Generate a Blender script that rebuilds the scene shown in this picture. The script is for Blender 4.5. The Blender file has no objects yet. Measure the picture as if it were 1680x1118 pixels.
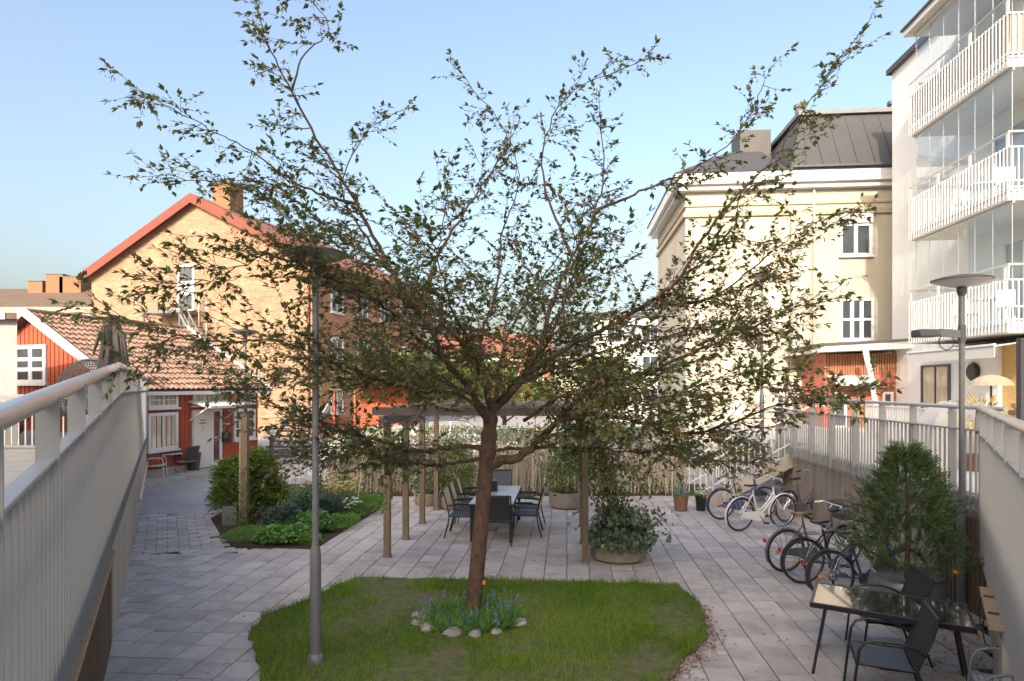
import bpy, math, random
import numpy as np
from mathutils import Vector, Matrix
R = math.radians
rng = np.random.default_rng(7)
random.seed(7)
SC = bpy.context.scene
COL = SC.collection

# ------------------------------------------------------------------ camera, sky, sun, exposure
EYE = 2.94                       # camera height; the yard paving is z = 0
FPX, CX, HY = 1020.0, 840.0, 632.0   # focal length, centre and horizon measured on the 1680 px wide photograph
cam = bpy.data.cameras.new('camera'); camo = bpy.data.objects.new('camera', cam); COL.objects.link(camo)
camo.location = (0, 0, EYE); camo.rotation_euler = (math.pi/2, 0, 0)
cam.sensor_width = 36; cam.lens = FPX/1680*36
cam.shift_y = (HY-559)/1680
cam.clip_start = .05; cam.clip_end = 600
SC.camera = camo

SUN_EL, SUN_AZ = R(25), R(20)    # azimuth: how far to the left of straight behind the camera
to_sun = Vector((-math.sin(SUN_AZ)*math.cos(SUN_EL), -math.cos(SUN_AZ)*math.cos(SUN_EL), math.sin(SUN_EL)))
W = bpy.data.worlds.new('World'); SC.world = W; W.use_nodes = True
nt = W.node_tree; bg = nt.nodes['Background']
sky = nt.nodes.new('ShaderNodeTexSky'); sky.sky_type = 'NISHITA'; sky.sun_disc = False
sky.sun_elevation = SUN_EL
sky.sun_rotation = math.atan2(to_sun.x, to_sun.y)
sky.altitude = 50; sky.air_density = 1.2; sky.dust_density = 7.0; sky.ozone_density = 1.0
nt.links.new(sky.outputs[0], bg.inputs[0]); bg.inputs[1].default_value = .15
sl = bpy.data.lights.new('sun', 'SUN'); slo = bpy.data.objects.new('sun', sl); COL.objects.link(slo)
sl.energy = 2.0; sl.angle = R(.55); sl.color = (1, .93, .82)
slo.rotation_euler = (-to_sun).to_track_quat('-Z', 'Y').to_euler()
SC.view_settings.view_transform = 'Standard'; SC.view_settings.look = 'None'
SC.view_settings.exposure = 1.36; SC.view_settings.gamma = 1; SC.view_settings.use_curve_mapping = False
SC.cycles.use_denoising = True
SC.cycles.max_bounces = 8; SC.cycles.transparent_max_bounces = 16

# ------------------------------------------------------------------ helpers
MW = {}
def at(px, py, Y):
    "point seen at photograph pixel (px, py) that stands Y metres in front of the camera"
    return Vector(((px-CX)/FPX*Y, Y, EYE-(py-HY)/FPX*Y))
def gnd(px, py, z=0.0):
    Y = (EYE-z)*FPX/(py-HY)
    return Vector(((px-CX)/FPX*Y, Y, z))
TH = -math.atan(.0882)           # the paving grid, pergola and right-hand buildings share this rotation
GX = Vector((math.cos(TH), math.sin(TH), 0)); GY = Vector((-math.sin(TH), math.cos(TH), 0))
def g(u, v, z=0.0): return GX*u + GY*v + Vector((0, 0, z))
def uv_of(p): return p.dot(GX), p.dot(GY)
def hit(px, py, A, d):
    "where the sight line meets the upright plane through A along d: (distance along d, z)"
    k = (px-CX)/FPX
    s = (k*A[1]-A[0])/(d[0]-k*d[1])
    Y = A[1]+s*d[1]
    return s, EYE-(py-HY)/FPX*Y

def finish(o, parent, label=None, cat=None, group=None, kind=None):
    if parent is not None: o.parent = parent
    if label: o['label'] = label
    if cat: o['category'] = cat
    if group: o['group'] = group
    if kind: o['kind'] = kind
    return o
def thing(name, label, cat, loc=(0, 0, 0), rz=0.0, group=None):
    o = bpy.data.objects.new(name, None); COL.objects.link(o)
    o.empty_display_size = .2
    o.location = loc; o.rotation_euler = (0, 0, rz)
    MW[o.name] = Matrix.Translation(loc) @ Matrix.Rotation(rz, 4, 'Z')
    return finish(o, None, label, cat, group)
def place(name, data, mat4, parent, **kw):
    "another object that shares mesh data, placed by a matrix in its parent's frame"
    o = bpy.data.objects.new(name, data); COL.objects.link(o); o.matrix_basis = mat4
    return finish(o, parent, **kw)

class MB:
    def __init__(s): s.v = []; s.f = []
    def add(s, vs, fs):
        n = len(s.v); s.v += [tuple(p) for p in vs]; s.f += [tuple(i+n for i in f) for f in fs]; return s
    def box(s, x0, x1, y0, y1, z0, z1):
        return s.add([(x0,y0,z0),(x1,y0,z0),(x1,y1,z0),(x0,y1,z0),(x0,y0,z1),(x1,y0,z1),(x1,y1,z1),(x0,y1,z1)],
            [(0,3,2,1),(4,5,6,7),(0,1,5,4),(1,2,6,5),(2,3,7,6),(3,0,4,7)])
    def bar(s, p, q, w, h, up=(0,0,1)):
        "rectangular bar from p to q; w across, h along up"
        p = Vector(p); q = Vector(q); d = (q-p).normalized(); up = Vector(up)
        if abs(d.dot(up)) > .98: up = Vector((0,1,0))
        a = d.cross(up).normalized(); b = a.cross(d).normalized()
        vs = []
        for c in (p, q):
            for i, j in ((-1,-1),(1,-1),(1,1),(-1,1)): vs.append(c+a*(i*w/2)+b*(j*h/2))
        return s.add(vs, [(0,3,2,1),(4,5,6,7),(0,1,5,4),(1,2,6,5),(2,3,7,6),(3,0,4,7)])
    def tube(s, pts, r, n=8, cap=True):
        pts = [Vector(p) for p in pts]
        if not hasattr(r, '__len__'): r = [r]*len(pts)
        m = len(pts); vs = []; fs = []
        t0 = (pts[1]-pts[0]).normalized()
        a = t0.orthogonal().normalized()
        for i in range(m):
            t = (pts[min(i+1,m-1)]-pts[max(i-1,0)])
            t = t.normalized() if t.length > 1e-9 else t0
            a = a - t*a.dot(t); a = a.normalized() if a.length > 1e-6 else t.orthogonal().normalized()
            b = t.cross(a)
            for k in range(n):
                c, q = math.cos(2*math.pi*k/n), math.sin(2*math.pi*k/n)
                vs.append(pts[i]+a*(c*r[i])+b*(q*r[i]))
        for i in range(m-1):
            for k in range(n):
                fs.append((i*n+k, i*n+(k+1)%n, (i+1)*n+(k+1)%n, (i+1)*n+k))
        if cap: fs += [tuple(range(n-1,-1,-1)), tuple(range((m-1)*n, m*n))]
        return s.add(vs, fs)
    def lathe(s, prof, c=(0,0,0), n=24, sx=1.0, sy=1.0):
        vs = []; fs = []; m = len(prof)
        for r, z in prof:
            for k in range(n):
                a = 2*math.pi*k/n; vs.append((c[0]+r*math.cos(a)*sx, c[1]+r*math.sin(a)*sy, c[2]+z))
        for i in range(m-1):
            for k in range(n): fs.append((i*n+k, i*n+(k+1)%n, (i+1)*n+(k+1)%n, (i+1)*n+k))
        fs += [tuple(range(n-1,-1,-1)), tuple(range((m-1)*n, m*n))]
        return s.add(vs, fs)
    def prism(s, poly, d):
        "closed polygon (list of 3d points) pushed along vector d"
        n = len(poly); d = Vector(d); vs = [Vector(p) for p in poly]; vs += [p+d for p in vs]
        fs = [tuple(range(n-1,-1,-1)), tuple(range(n, 2*n))]
        fs += [(k, (k+1)%n, n+(k+1)%n, n+k) for k in range(n)]
        return s.add(vs, fs)
    def torus(s, c, R0, r, axis='y', n=40, m=8, a0=0.0, a1=2*math.pi):
        full = abs(a1-a0-2*math.pi) < 1e-6; pts = []
        k = n if full else n+1
        vs = []; fs = []
        for i in range(k):
            a = a0+(a1-a0)*i/n
            for j in range(m):
                b = 2*math.pi*j/m; rr = R0+r*math.cos(b); t = r*math.sin(b)
                p = {'y': (rr*math.cos(a), t, rr*math.sin(a)), 'z': (rr*math.cos(a), rr*math.sin(a), t), 'x': (t, rr*math.cos(a), rr*math.sin(a))}[axis]
                vs.append((c[0]+p[0], c[1]+p[1], c[2]+p[2]))
        for i in range(n):
            i2 = (i+1) % k
            for j in range(m): fs.append((i*m+j, i*m+(j+1)%m, i2*m+(j+1)%m, i2*m+j))
        return s.add(vs, fs)
    def mesh(s, name, mat, smooth=False):
        me = bpy.data.meshes.new(name); me.from_pydata(s.v, [], s.f); me.update()
        if mat: me.materials.append(mat)
        if smooth:
            me.polygons.foreach_set('use_smooth', [True]*len(me.polygons))
        import bmesh
        bm = bmesh.new(); bm.from_mesh(me); bmesh.ops.recalc_face_normals(bm, faces=bm.faces); bm.to_mesh(me); bm.free()
        return me
    def build(s, name, mat, parent=None, w=False, smooth=False, bevel=0.0, loc=None, **kw):
        if parent is not None and w:
            M = MW[parent.name].inverted(); s.v = [tuple(M @ Vector(p)) for p in s.v]
        if loc is not None and parent is None:
            s.v = [(p[0]-loc[0], p[1]-loc[1], p[2]-loc[2]) for p in s.v]
        me = s.mesh(name, mat, smooth)
        o = bpy.data.objects.new(name, me); COL.objects.link(o)
        if loc is not None: o.location = loc
        if smooth:
            try: me.set_sharp_from_angle(angle=R(40))
            except Exception: pass
        if bevel:
            b = o.modifiers.new('bevel', 'BEVEL'); b.width = bevel; b.segments = 2; b.limit_method = 'ANGLE'; b.angle_limit = R(40)
        return finish(o, parent, **kw)

def np_mesh(name, verts, tris, mat, parent=None, w=False, rnd=None, smooth=False, loc=None, **kw):
    verts = np.asarray(verts, dtype=np.float64).reshape(-1, 3); tris = np.asarray(tris, dtype=np.int32)
    k = tris.shape[1]
    if parent is not None and w:
        M = np.array(MW[parent.name].inverted()); verts = verts @ M[:3,:3].T + M[:3,3]
    if loc is not None: verts = verts-np.array(loc)
    me = bpy.data.meshes.new(name)
    me.vertices.add(len(verts)); me.vertices.foreach_set('co', verts.astype(np.float32).ravel())
    me.loops.add(tris.size); me.loops.foreach_set('vertex_index', tris.ravel())
    me.polygons.add(len(tris)); me.polygons.foreach_set('loop_start', np.arange(0, tris.size, k, dtype=np.int32))
    if rnd is not None:
        a = me.attributes.new('rnd', 'FLOAT', 'FACE'); a.data.foreach_set('value', np.asarray(rnd, dtype=np.float32))
    me.update(calc_edges=True); me.validate()
    if smooth: me.polygons.foreach_set('use_smooth', np.ones(len(tris), dtype=bool))
    me.materials.append(mat)
    o = bpy.data.objects.new(name, me); COL.objects.link(o)
    if loc is not None: o.location = loc
    return finish(o, parent, **kw)

def unit(a): return a/np.maximum(np.linalg.norm(a, axis=-1, keepdims=True), 1e-9)
def leaf_arrays(pos, d, nrm, L, Wd, fold=.12, droop=.1):
    "five-point folded leaves: base, left, midrib, right, tip"
    d = unit(d); side = unit(np.cross(d, nrm)); n = unit(np.cross(side, d))
    L = np.asarray(L)[:,None]; Wd = np.asarray(Wd)[:,None]
    b = pos; mid = pos+d*L*.45-n*L*fold*.35
    l = pos+d*L*.42+side*Wd*.5+n*L*fold*.2; r = pos+d*L*.42-side*Wd*.5+n*L*fold*.2
    t = pos+d*L-n*L*droop
    V = np.stack([b,l,mid,r,t], 1).reshape(-1,3)
    base = (np.arange(len(pos))*5)[:,None,None]
    T = (base+np.array([[0,2,1],[0,3,2],[1,2,4],[2,3,4]])[None]).reshape(-1,3)
    return V, T
def leaf_obj(name, pos, d, nrm, L, Wd, mat, parent=None, w=False, rnd=None, fold=.12, droop=.1, **kw):
    V, T = leaf_arrays(pos, d, nrm, L, Wd, fold, droop)
    if rnd is None: rnd = rng.random(len(pos))
    return np_mesh(name, V, T, mat, parent, w, np.repeat(rnd, 4), **kw)
def blade_obj(name, pos, h, wd, lean, mat, parent=None, w=False, rnd=None, **kw):
    "grass blades: two-segment bent strips"
    n = len(pos); a = rng.random(n)*2*math.pi
    s = np.stack([np.cos(a), np.sin(a), np.zeros(n)], 1)
    b = rng.random(n)*2*math.pi
    l = np.stack([np.cos(b), np.sin(b), np.zeros(n)], 1)*(np.asarray(lean)*h)[:,None]
    up = np.array([0,0,1.0])[None]
    h = h[:,None]; wd = np.asarray(wd)[:,None] if hasattr(wd, '__len__') else wd
    V = np.stack([pos-s*wd*.5, pos+s*wd*.5, pos+up*h*.55+l*.35-s*wd*.4, pos+up*h*.55+l*.35+s*wd*.4, pos+up*h*.95+l], 1).reshape(-1,3)
    base = (np.arange(n)*5)[:,None,None]
    T = (base+np.array([[0,1,3],[0,3,2],[2,3,4]])[None]).reshape(-1,3)
    if rnd is None: rnd = rng.random(n)
    return np_mesh(name, V, T, mat, parent, w, np.repeat(rnd, 3), **kw)
def inside(poly, x, y):
    x = np.asarray(x); y = np.asarray(y); c = np.zeros(x.shape, bool); n = len(poly)
    for i in range(n):
        x0, y0 = poly[i][:2]; x1, y1 = poly[(i+1)%n][:2]
        m = ((y0 > y) != (y1 > y)) & (x < (x1-x0)*(y-y0)/((y1-y0) if abs(y1-y0) > 1e-12 else 1e-12)+x0)
        c ^= m
    return c
def scatter(poly, n, dens=None):
    P = np.array([p[:2] for p in poly]); lo, hi = P.min(0), P.max(0); out = np.zeros((0,2))
    while len(out) < n:
        q = lo+(hi-lo)*rng.random((n*2,2)); q = q[inside(poly, q[:,0], q[:,1])]
        if dens is not None: q = q[rng.random(len(q)) < dens(q)]
        out = np.concatenate([out, q])
    return out[:n]
_tab = rng.random((64,64))
def vnoise(q, s):
    x = q[:,0]*s+100; y = q[:,1]*s+100; i = np.floor(x).astype(int); j = np.floor(y).astype(int); fx = x-i; fy = y-j
    fx = fx*fx*(3-2*fx); fy = fy*fy*(3-2*fy); t = lambda a,b: _tab[a%64,b%64]
    return (t(i,j)*(1-fx)+t(i+1,j)*fx)*(1-fy)+(t(i,j+1)*(1-fx)+t(i+1,j+1)*fx)*fy

# ------------------------------------------------------------------ materials
def newmat(name):
    m = bpy.data.materials.new(name); m.use_nodes = True
    return m, m.node_tree, m.node_tree.nodes['Principled BSDF']
def mat(name, col, rough=.7, metal=0.0, var=.12, scale=6.0, bump=.0, bscale=None, obj=0.0, stretch=None, spec=.5, dark=None, dscale=1.2, coat=0.0):
    """principled colour with noise variation; obj: per-object variation; stretch: (x,y,z) scale of the noise; dark: second colour of worn patches"""
    m, t, p = newmat(name); N = t.nodes.new; Lk = t.links.new
    p.inputs['Roughness'].default_value = rough; p.inputs['Metallic'].default_value = metal
    p.inputs['Specular IOR Level'].default_value = spec
    if coat: p.inputs['Coat Weight'].default_value = coat; p.inputs['Coat Roughness'].default_value = .08
    tc = N('ShaderNodeTexCoord'); mp = N('ShaderNodeMapping'); Lk(tc.outputs['Object'], mp.inputs[0])
    if stretch: mp.inputs['Scale'].default_value = stretch
    oi = N('ShaderNodeObjectInfo')
    if obj:
        vm = N('ShaderNodeVectorMath'); vm.operation = 'SCALE'; Lk(oi.outputs['Random'], vm.inputs['Scale']); vm.inputs[0].default_value = (37,23,11)
        va = N('ShaderNodeVectorMath'); va.operation = 'ADD'; Lk(tc.outputs['Object'], va.inputs[0]); Lk(vm.outputs[0], va.inputs[1]); Lk(va.outputs[0], mp.inputs[0])
    nz = N('ShaderNodeTexNoise'); nz.inputs['Scale'].default_value = scale; nz.inputs['Detail'].default_value = 8; nz.inputs['Roughness'].default_value = .65
    Lk(mp.outputs[0], nz.inputs['Vector'])
    mr = N('ShaderNodeMapRange'); mr.inputs['From Min'].default_value = .3; mr.inputs['From Max'].default_value = .7
    mr.inputs['To Min'].default_value = 1-var; mr.inputs['To Max'].default_value = 1+var; Lk(nz.outputs[0], mr.inputs[0])
    val = mr.outputs[0]
    if obj:
        m2 = N('ShaderNodeMapRange'); m2.inputs['To Min'].default_value = 1-obj; m2.inputs['To Max'].default_value = 1+obj; Lk(oi.outputs['Random'], m2.inputs[0])
        mu = N('ShaderNodeMath'); mu.operation = 'MULTIPLY'; Lk(val, mu.inputs[0]); Lk(m2.outputs[0], mu.inputs[1]); val = mu.outputs[0]
    csrc = None
    if dark:
        n2 = N('ShaderNodeTexNoise'); n2.inputs['Scale'].default_value = dscale; n2.inputs['Detail'].default_value = 6; Lk(mp.outputs[0], n2.inputs['Vector'])
        r2 = N('ShaderNodeMapRange'); r2.inputs['From Min'].default_value = .48; r2.inputs['From Max'].default_value = .68; Lk(n2.outputs[0], r2.inputs[0])
        mx = N('ShaderNodeMix'); mx.data_type = 'RGBA'; mx.inputs[6].default_value = (*col,1); mx.inputs[7].default_value = (*dark,1); Lk(r2.outputs[0], mx.inputs[0]); csrc = mx.outputs[2]
    sc = N('ShaderNodeVectorMath'); sc.operation = 'SCALE'; sc.inputs[0].default_value = col
    if csrc: Lk(csrc, sc.inputs[0])
    Lk(val, sc.inputs['Scale']); Lk(sc.outputs[0], p.inputs['Base Color'])
    if bump:
        nb = N('ShaderNodeTexNoise'); nb.inputs['Scale'].default_value = bscale or scale*4; nb.inputs['Detail'].default_value = 6; Lk(mp.outputs[0], nb.inputs['Vector'])
        bp = N('ShaderNodeBump'); bp.inputs['Strength'].default_value = 1; bp.inputs['Distance'].default_value = bump
        Lk(nb.outputs[0], bp.inputs['Height']); Lk(bp.outputs[0], p.inputs['Normal'])
    return m
def leafmat(name, cols, rough=.55, trans=.35, spec=.4):
    m, t, p = newmat(name); N = t.nodes.new; Lk = t.links.new
    at_ = N('ShaderNodeAttribute'); at_.attribute_name = 'rnd'; oi = N('ShaderNodeObjectInfo')
    ad = N('ShaderNodeMath'); ad.operation = 'ADD'; Lk(at_.outputs['Fac'], ad.inputs[0]); Lk(oi.outputs['Random'], ad.inputs[1])
    fr = N('ShaderNodeMath'); fr.operation = 'FRACT'; Lk(ad.outputs[0], fr.inputs[0])
    cr = N('ShaderNodeValToRGB'); e = cr.color_ramp.elements
    while len(e) < len(cols): e.new(.5)
    for i, c in enumerate(cols): e[i].position = i/(len(cols)-1); e[i].color = (*c,1)
    Lk(fr.outputs[0], cr.inputs[0]); Lk(cr.outputs[0], p.inputs['Base Color'])
    p.inputs['Roughness'].default_value = rough; p.inputs['Specular IOR Level'].default_value = spec
    tr = N('ShaderNodeBsdfTranslucent'); Lk(cr.outputs[0], tr.inputs[0])
    mx = N('ShaderNodeMixShader'); mx.inputs[0].default_value = trans; Lk(p.outputs[0], mx.inputs[1]); Lk(tr.outputs[0], mx.inputs[2])
    Lk(mx.outputs[0], t.nodes['Material Output'].inputs[0])
    return m
def thinglass(name, tint=(.93,.96,.97), boost=1.0):
    m, t, p = newmat(name); N = t.nodes.new; Lk = t.links.new
    lw_ = N('ShaderNodeLayerWeight'); lw_.inputs[0].default_value = .5
    pw = N('ShaderNodeMath'); pw.operation = 'POWER'; Lk(lw_.outputs['Facing'], pw.inputs[0]); pw.inputs[1].default_value = 4.0
    fr = N('ShaderNodeMath'); fr.operation = 'MULTIPLY_ADD'; Lk(pw.outputs[0], fr.inputs[0]); fr.inputs[1].default_value = .5; fr.inputs[2].default_value = .04
    tr = N('ShaderNodeBsdfTransparent'); tr.inputs[0].default_value = (*tint,1)
    gl = N('ShaderNodeBsdfGlossy'); gl.inputs['Roughness'].default_value = .01
    mx = N('ShaderNodeMixShader'); Lk(fr.outputs[0], mx.inputs[0]); Lk(tr.outputs[0], mx.inputs[1]); Lk(gl.outputs[0], mx.inputs[2])
    Lk(mx.outputs[0], t.nodes['Material Output'].inputs[0])
    return m
def brick(name, c1, c2, mortar, axis='x', w=.25, h=.075):
    m, t, p = newmat(name); N = t.nodes.new; Lk = t.links.new
    tc = N('ShaderNodeTexCoord'); sp = N('ShaderNodeSeparateXYZ'); Lk(tc.outputs['Object'], sp.inputs[0])
    cb = N('ShaderNodeCombineXYZ'); Lk(sp.outputs['X' if axis == 'x' else 'Y'], cb.inputs[0]); Lk(sp.outputs['Z'], cb.inputs[1])
    br = N('ShaderNodeTexBrick'); br.inputs['Color1'].default_value = (*c1,1); br.inputs['Color2'].default_value = (*c2,1); br.inputs['Mortar'].default_value = (*mortar,1)
    br.inputs['Scale'].default_value = 1; br.inputs['Brick Width'].default_value = w; br.inputs['Row Height'].default_value = h; br.inputs['Mortar Size'].default_value = .008
    Lk(cb.outputs[0], br.inputs['Vector'])
    nz = N('ShaderNodeTexNoise'); nz.inputs['Scale'].default_value = .8; nz.inputs['Detail'].default_value = 8; Lk(tc.outputs['Object'], nz.inputs['Vector'])
    mr = N('ShaderNodeMapRange'); mr.inputs['From Min'].default_value = .3; mr.inputs['From Max'].default_value = .7; mr.inputs['To Min'].default_value = .82; mr.inputs['To Max'].default_value = 1.15; Lk(nz.outputs[0], mr.inputs[0])
    sc = N('ShaderNodeVectorMath'); sc.operation = 'SCALE'; Lk(br.outputs['Color'], sc.inputs[0]); Lk(mr.outputs[0], sc.inputs['Scale']); Lk(sc.outputs[0], p.inputs['Base Color'])
    p.inputs['Roughness'].default_value = .9
    bp = N('ShaderNodeBump'); bp.inputs['Distance'].default_value = -.006; Lk(br.outputs['Fac'], bp.inputs['Height']); Lk(bp.outputs[0], p.inputs['Normal'])
    return m

M = {}
M['slab'] = mat('concrete_slab', (.45,.41,.40), .92, var=.10, scale=9, bump=.0015, bscale=160, obj=.16, dark=(.35,.31,.30), dscale=2.2)
M['joint'] = mat('joint_sand', (.075,.065,.05), .95, var=.3, scale=20, bump=.004)
M['asphalt'] = mat('asphalt', (.32,.305,.305), .92, var=.14, scale=1.2, bump=.003, bscale=120)
M['earth'] = mat('far_ground', (.16,.155,.14), .95, var=.2, scale=.5)
M['soil'] = mat('garden_soil', (.055,.038,.026), .95, var=.4, scale=14, bump=.02, bscale=40)
M['turf'] = mat('turf_ground', (.10,.115,.035), .95, var=.4, scale=9, bump=.012, bscale=60, dark=(.14,.11,.07), dscale=1.8)
M['grass'] = leafmat('grass_blades', [(.095,.19,.014),(.16,.28,.022),(.27,.31,.06),(.12,.235,.018)], .6, .3, .25)
M['rail'] = mat('grey_painted_steel', (.30,.30,.305), .42, var=.05, scale=5, spec=.5)
M['alu'] = mat('brushed_aluminium', (.62,.60,.58), .34, .85, var=.06, scale=3, stretch=(1,1,1))
M['galv'] = mat('galvanised_steel', (.175,.178,.187), .55, .3, var=.12, scale=14, dark=(.18,.18,.19), dscale=6)
M['darkgrey'] = mat('dark_grey_metal', (.10,.10,.11), .45, .3, var=.08)
M['black'] = mat('black_metal', (.02,.021,.026), .4, .2, var=.15, spec=.5)
M['blackcloth'] = mat('black_textile', (.028,.028,.034), .8, var=.15, scale=60, bump=.001, bscale=300)
M['bluecloth'] = mat('slate_textile', (.075,.09,.115), .75, var=.1, scale=60, bump=.001, bscale=300)
M['tancloth'] = mat('tan_textile', (.62,.50,.35), .8, var=.08, scale=40)
M['wood'] = mat('weathered_post_wood', (.185,.135,.095), .8, var=.28, scale=5, stretch=(14,14,1.2), bump=.003, bscale=9, obj=.08)
M['beam'] = mat('grey_beam_wood', (.19,.165,.145), .85, var=.25, scale=5, stretch=(2,14,14), bump=.003)
M['plank'] = mat('silvered_planks', (.30,.245,.195), .85, var=.25, scale=4, stretch=(16,16,1), bump=.003, bscale=8, obj=.16, dark=(.22,.165,.12), dscale=1.5)
M['paleboard'] = mat('pale_boards', (.46,.40,.335), .85, var=.2, scale=4, stretch=(16,16,1), bump=.003, obj=.10, dark=(.36,.30,.24), dscale=1.5)
M['shedwall'] = mat('grey_shed_render', (.34,.335,.325), .9, var=.1, scale=2, dark=(.29,.28,.27), dscale=1.5)
M['darkplank'] = mat('dark_planks', (.16,.105,.07), .85, var=.25, scale=4, stretch=(16,16,1), bump=.003, obj=.15)
M['freshwood'] = mat('fresh_board', (.40,.27,.16), .7, var=.2, scale=4, stretch=(12,1.5,12), bump=.002)
M['concrete'] = mat('cast_concrete', (.40,.37,.33), .9, var=.12, scale=3, bump=.003, dark=(.33,.30,.26), dscale=2)
M['potstone'] = mat('planter_concrete', (.26,.22,.185), .92, var=.15, scale=5, bump=.004, dark=(.19,.155,.13), dscale=4)
M['glaze'] = mat('grey_glazed_pot', (.10,.10,.105), .3, var=.2, scale=4, coat=.3)
M['bark'] = mat('cherry_bark', (.098,.058,.04), .85, var=.45, scale=7, stretch=(3,3,1.4), bump=.014, bscale=24, dark=(.055,.034,.026), dscale=5)
M['twig'] = mat('twig_bark', (.075,.052,.042), .8, var=.25, scale=8)
M['leaf'] = leafmat('tree_leaves', [(.075,.14,.03),(.12,.205,.045),(.20,.125,.07),(.095,.17,.04),(.18,.24,.055),(.25,.15,.09),(.10,.18,.035),(.17,.13,.06)], .42, .42, .5)
M['blossom'] = leafmat('dried_blossom', [(.22,.12,.08),(.32,.19,.14),(.27,.20,.13)], .8, .3)
M['thuja'] = leafmat('thuja_sprays', [(.055,.10,.036),(.10,.15,.055),(.075,.125,.045),(.145,.185,.07)], .6, .25)
M['juniper'] = leafmat('juniper_sprays', [(.09,.165,.03),(.16,.24,.04),(.25,.30,.055),(.11,.19,.03)], .6, .28)
M['bright'] = leafmat('bright_groundcover', [(.12,.27,.025),(.19,.36,.045),(.15,.31,.03)], .5, .35)
M['lobed'] = leafmat('geranium_leaves', [(.09,.21,.045),(.15,.30,.07),(.12,.26,.055)], .4, .3)
M['bluegreen'] = leafmat('bluegreen_leaves', [(.045,.085,.06),(.075,.12,.085),(.06,.10,.07)], .5, .25)
M['ivy'] = leafmat('ivy_leaves', [(.07,.115,.06),(.12,.17,.09),(.16,.20,.11),(.085,.125,.05)], .28, .2, .6)
M['hedge'] = leafmat('hedge_leaves', [(.10,.16,.03),(.17,.23,.05),(.13,.19,.035)], .55, .4)
M['climber'] = leafmat('climber_leaves', [(.09,.14,.025),(.15,.21,.035),(.12,.17,.03)], .5, .4)
M['fartree'] = leafmat('far_tree_leaves', [(.08,.12,.02),(.14,.18,.035),(.10,.15,.03)], .6, .35)
M['yellowflower'] = leafmat('yellow_petals', [(.75,.55,.10),(.80,.66,.25),(.72,.62,.35)], .6, .3)
M['pinkflower'] = leafmat('rose_petals', [(.72,.20,.25),(.80,.42,.18),(.75,.30,.28)], .6, .3)
M['whiteflower'] = leafmat('white_petals', [(.75,.75,.72),(.8,.8,.78)], .6, .3)
M['blueflower'] = leafmat('bluebell_petals', [(.14,.16,.50),(.22,.24,.60),(.18,.2,.55)], .6, .3)
M['litter'] = leafmat('fallen_leaves', [(.22,.10,.05),(.30,.15,.08),(.15,.08,.05)], .85, .1)
M['stem'] = leafmat('hedge_stems', [(.38,.32,.26),(.50,.44,.37),(.30,.24,.19)], .9, 0.0)
M['stone'] = mat('ring_stone', (.27,.25,.245), .9, var=.25, scale=12, bump=.01, obj=.25)
M['cream'] = mat('cream_render', (.45,.41,.345), .92, var=.07, scale=1.1, stretch=(1,1,.45), bump=.003, dark=(.42,.375,.305), dscale=.7)
M['ochre'] = mat('ochre_trim', (.40,.335,.23), .9, var=.05)
M['white'] = mat('white_render', (.74,.735,.73), .9, var=.025, scale=1.5)
M['whitepaint'] = mat('white_paint', (.66,.655,.65), .5, var=.03)
M['offwhite'] = mat('offwhite_plaster', (.60,.58,.54), .9, var=.06, scale=2)
M['redwood'] = mat('falun_red_paint', (.36,.085,.042), .9, var=.16, scale=4, stretch=(6,6,1))
M['salmon'] = mat('salmon_render', (.40,.125,.085), .9, var=.08)
M['redfascia'] = mat('red_fascia', (.18,.045,.03), .75, var=.12, scale=2)
M['tile'] = mat('clay_roof_tiles', (.29,.175,.125), .85, var=.4, scale=7, bump=.004, dark=(.18,.11,.085), dscale=3)
M['redtile'] = mat('red_roof_tiles', (.27,.10,.07), .85, var=.25, scale=1.5)
M['browntile'] = mat('brown_roof', (.115,.08,.06), .85, var=.2, scale=2)
M['sheet'] = mat('grey_sheet_roof', (.075,.072,.074), .55, .2, var=.1, scale=1)
M['brick'] = brick('yellow_brick', (.37,.225,.145), (.24,.135,.078), (.37,.28,.20))
M['brickside'] = brick('orange_brick', (.44,.20,.11), (.38,.165,.09), (.38,.25,.17), 'y')
M['chimneybrick'] = mat('chimney_brick', (.24,.12,.065), .9, var=.15, scale=5)
M['pane'] = mat('window_pane', (.055,.065,.075), .04, var=.3, scale=1.2, spec=.8)
M['balconypane'] = mat('balcony_door_pane', (.26,.30,.36), .1, var=.12, scale=.8, spec=.6)
M['curtainpane'] = mat('curtained_pane', (.52,.46,.34), .12, var=.25, scale=3, stretch=(9,9,1), spec=.7)
M['glass'] = thinglass('balcony_glass', boost=1.05)
M['screen'] = mat('grey_screen_cloth', (.30,.28,.265), .85, var=.04)
M['awning'] = mat('grey_awning_cloth', (.52,.50,.48), .85, var=.04, scale=3)
M['yellowwood'] = mat('yellow_panel_wood', (.58,.38,.15), .7, var=.15, scale=3, stretch=(1,1,10))
M['brownwood'] = mat('brown_slats', (.34,.16,.08), .75, var=.15, obj=.1)
M['orange'] = mat('orange_reflector', (.75,.22,.03), .3, var=.05)
M['redplastic'] = mat('red_plastic', (.50,.03,.02), .35, var=.05)
M['whitebike'] = mat('white_bike_paint', (.70,.71,.72), .3, var=.03, coat=.4)
M['bluebike'] = mat('blue_bike_paint', (.055,.075,.22), .3, .2, var=.05, coat=.4)
M['darkbike'] = mat('dark_bike_paint', (.03,.032,.045), .32, .2, var=.05, coat=.4)
M['greybike'] = mat('grey_bike_paint', (.14,.15,.18), .35, .3, var=.05, coat=.3)
M['rubber'] = mat('tyre_rubber', (.025,.025,.026), .75, var=.15)
M['chrome'] = mat('bright_metal', (.62,.63,.65), .25, .95, var=.05)
M['leather'] = mat('brown_leather', (.16,.09,.055), .5, var=.15)
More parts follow.
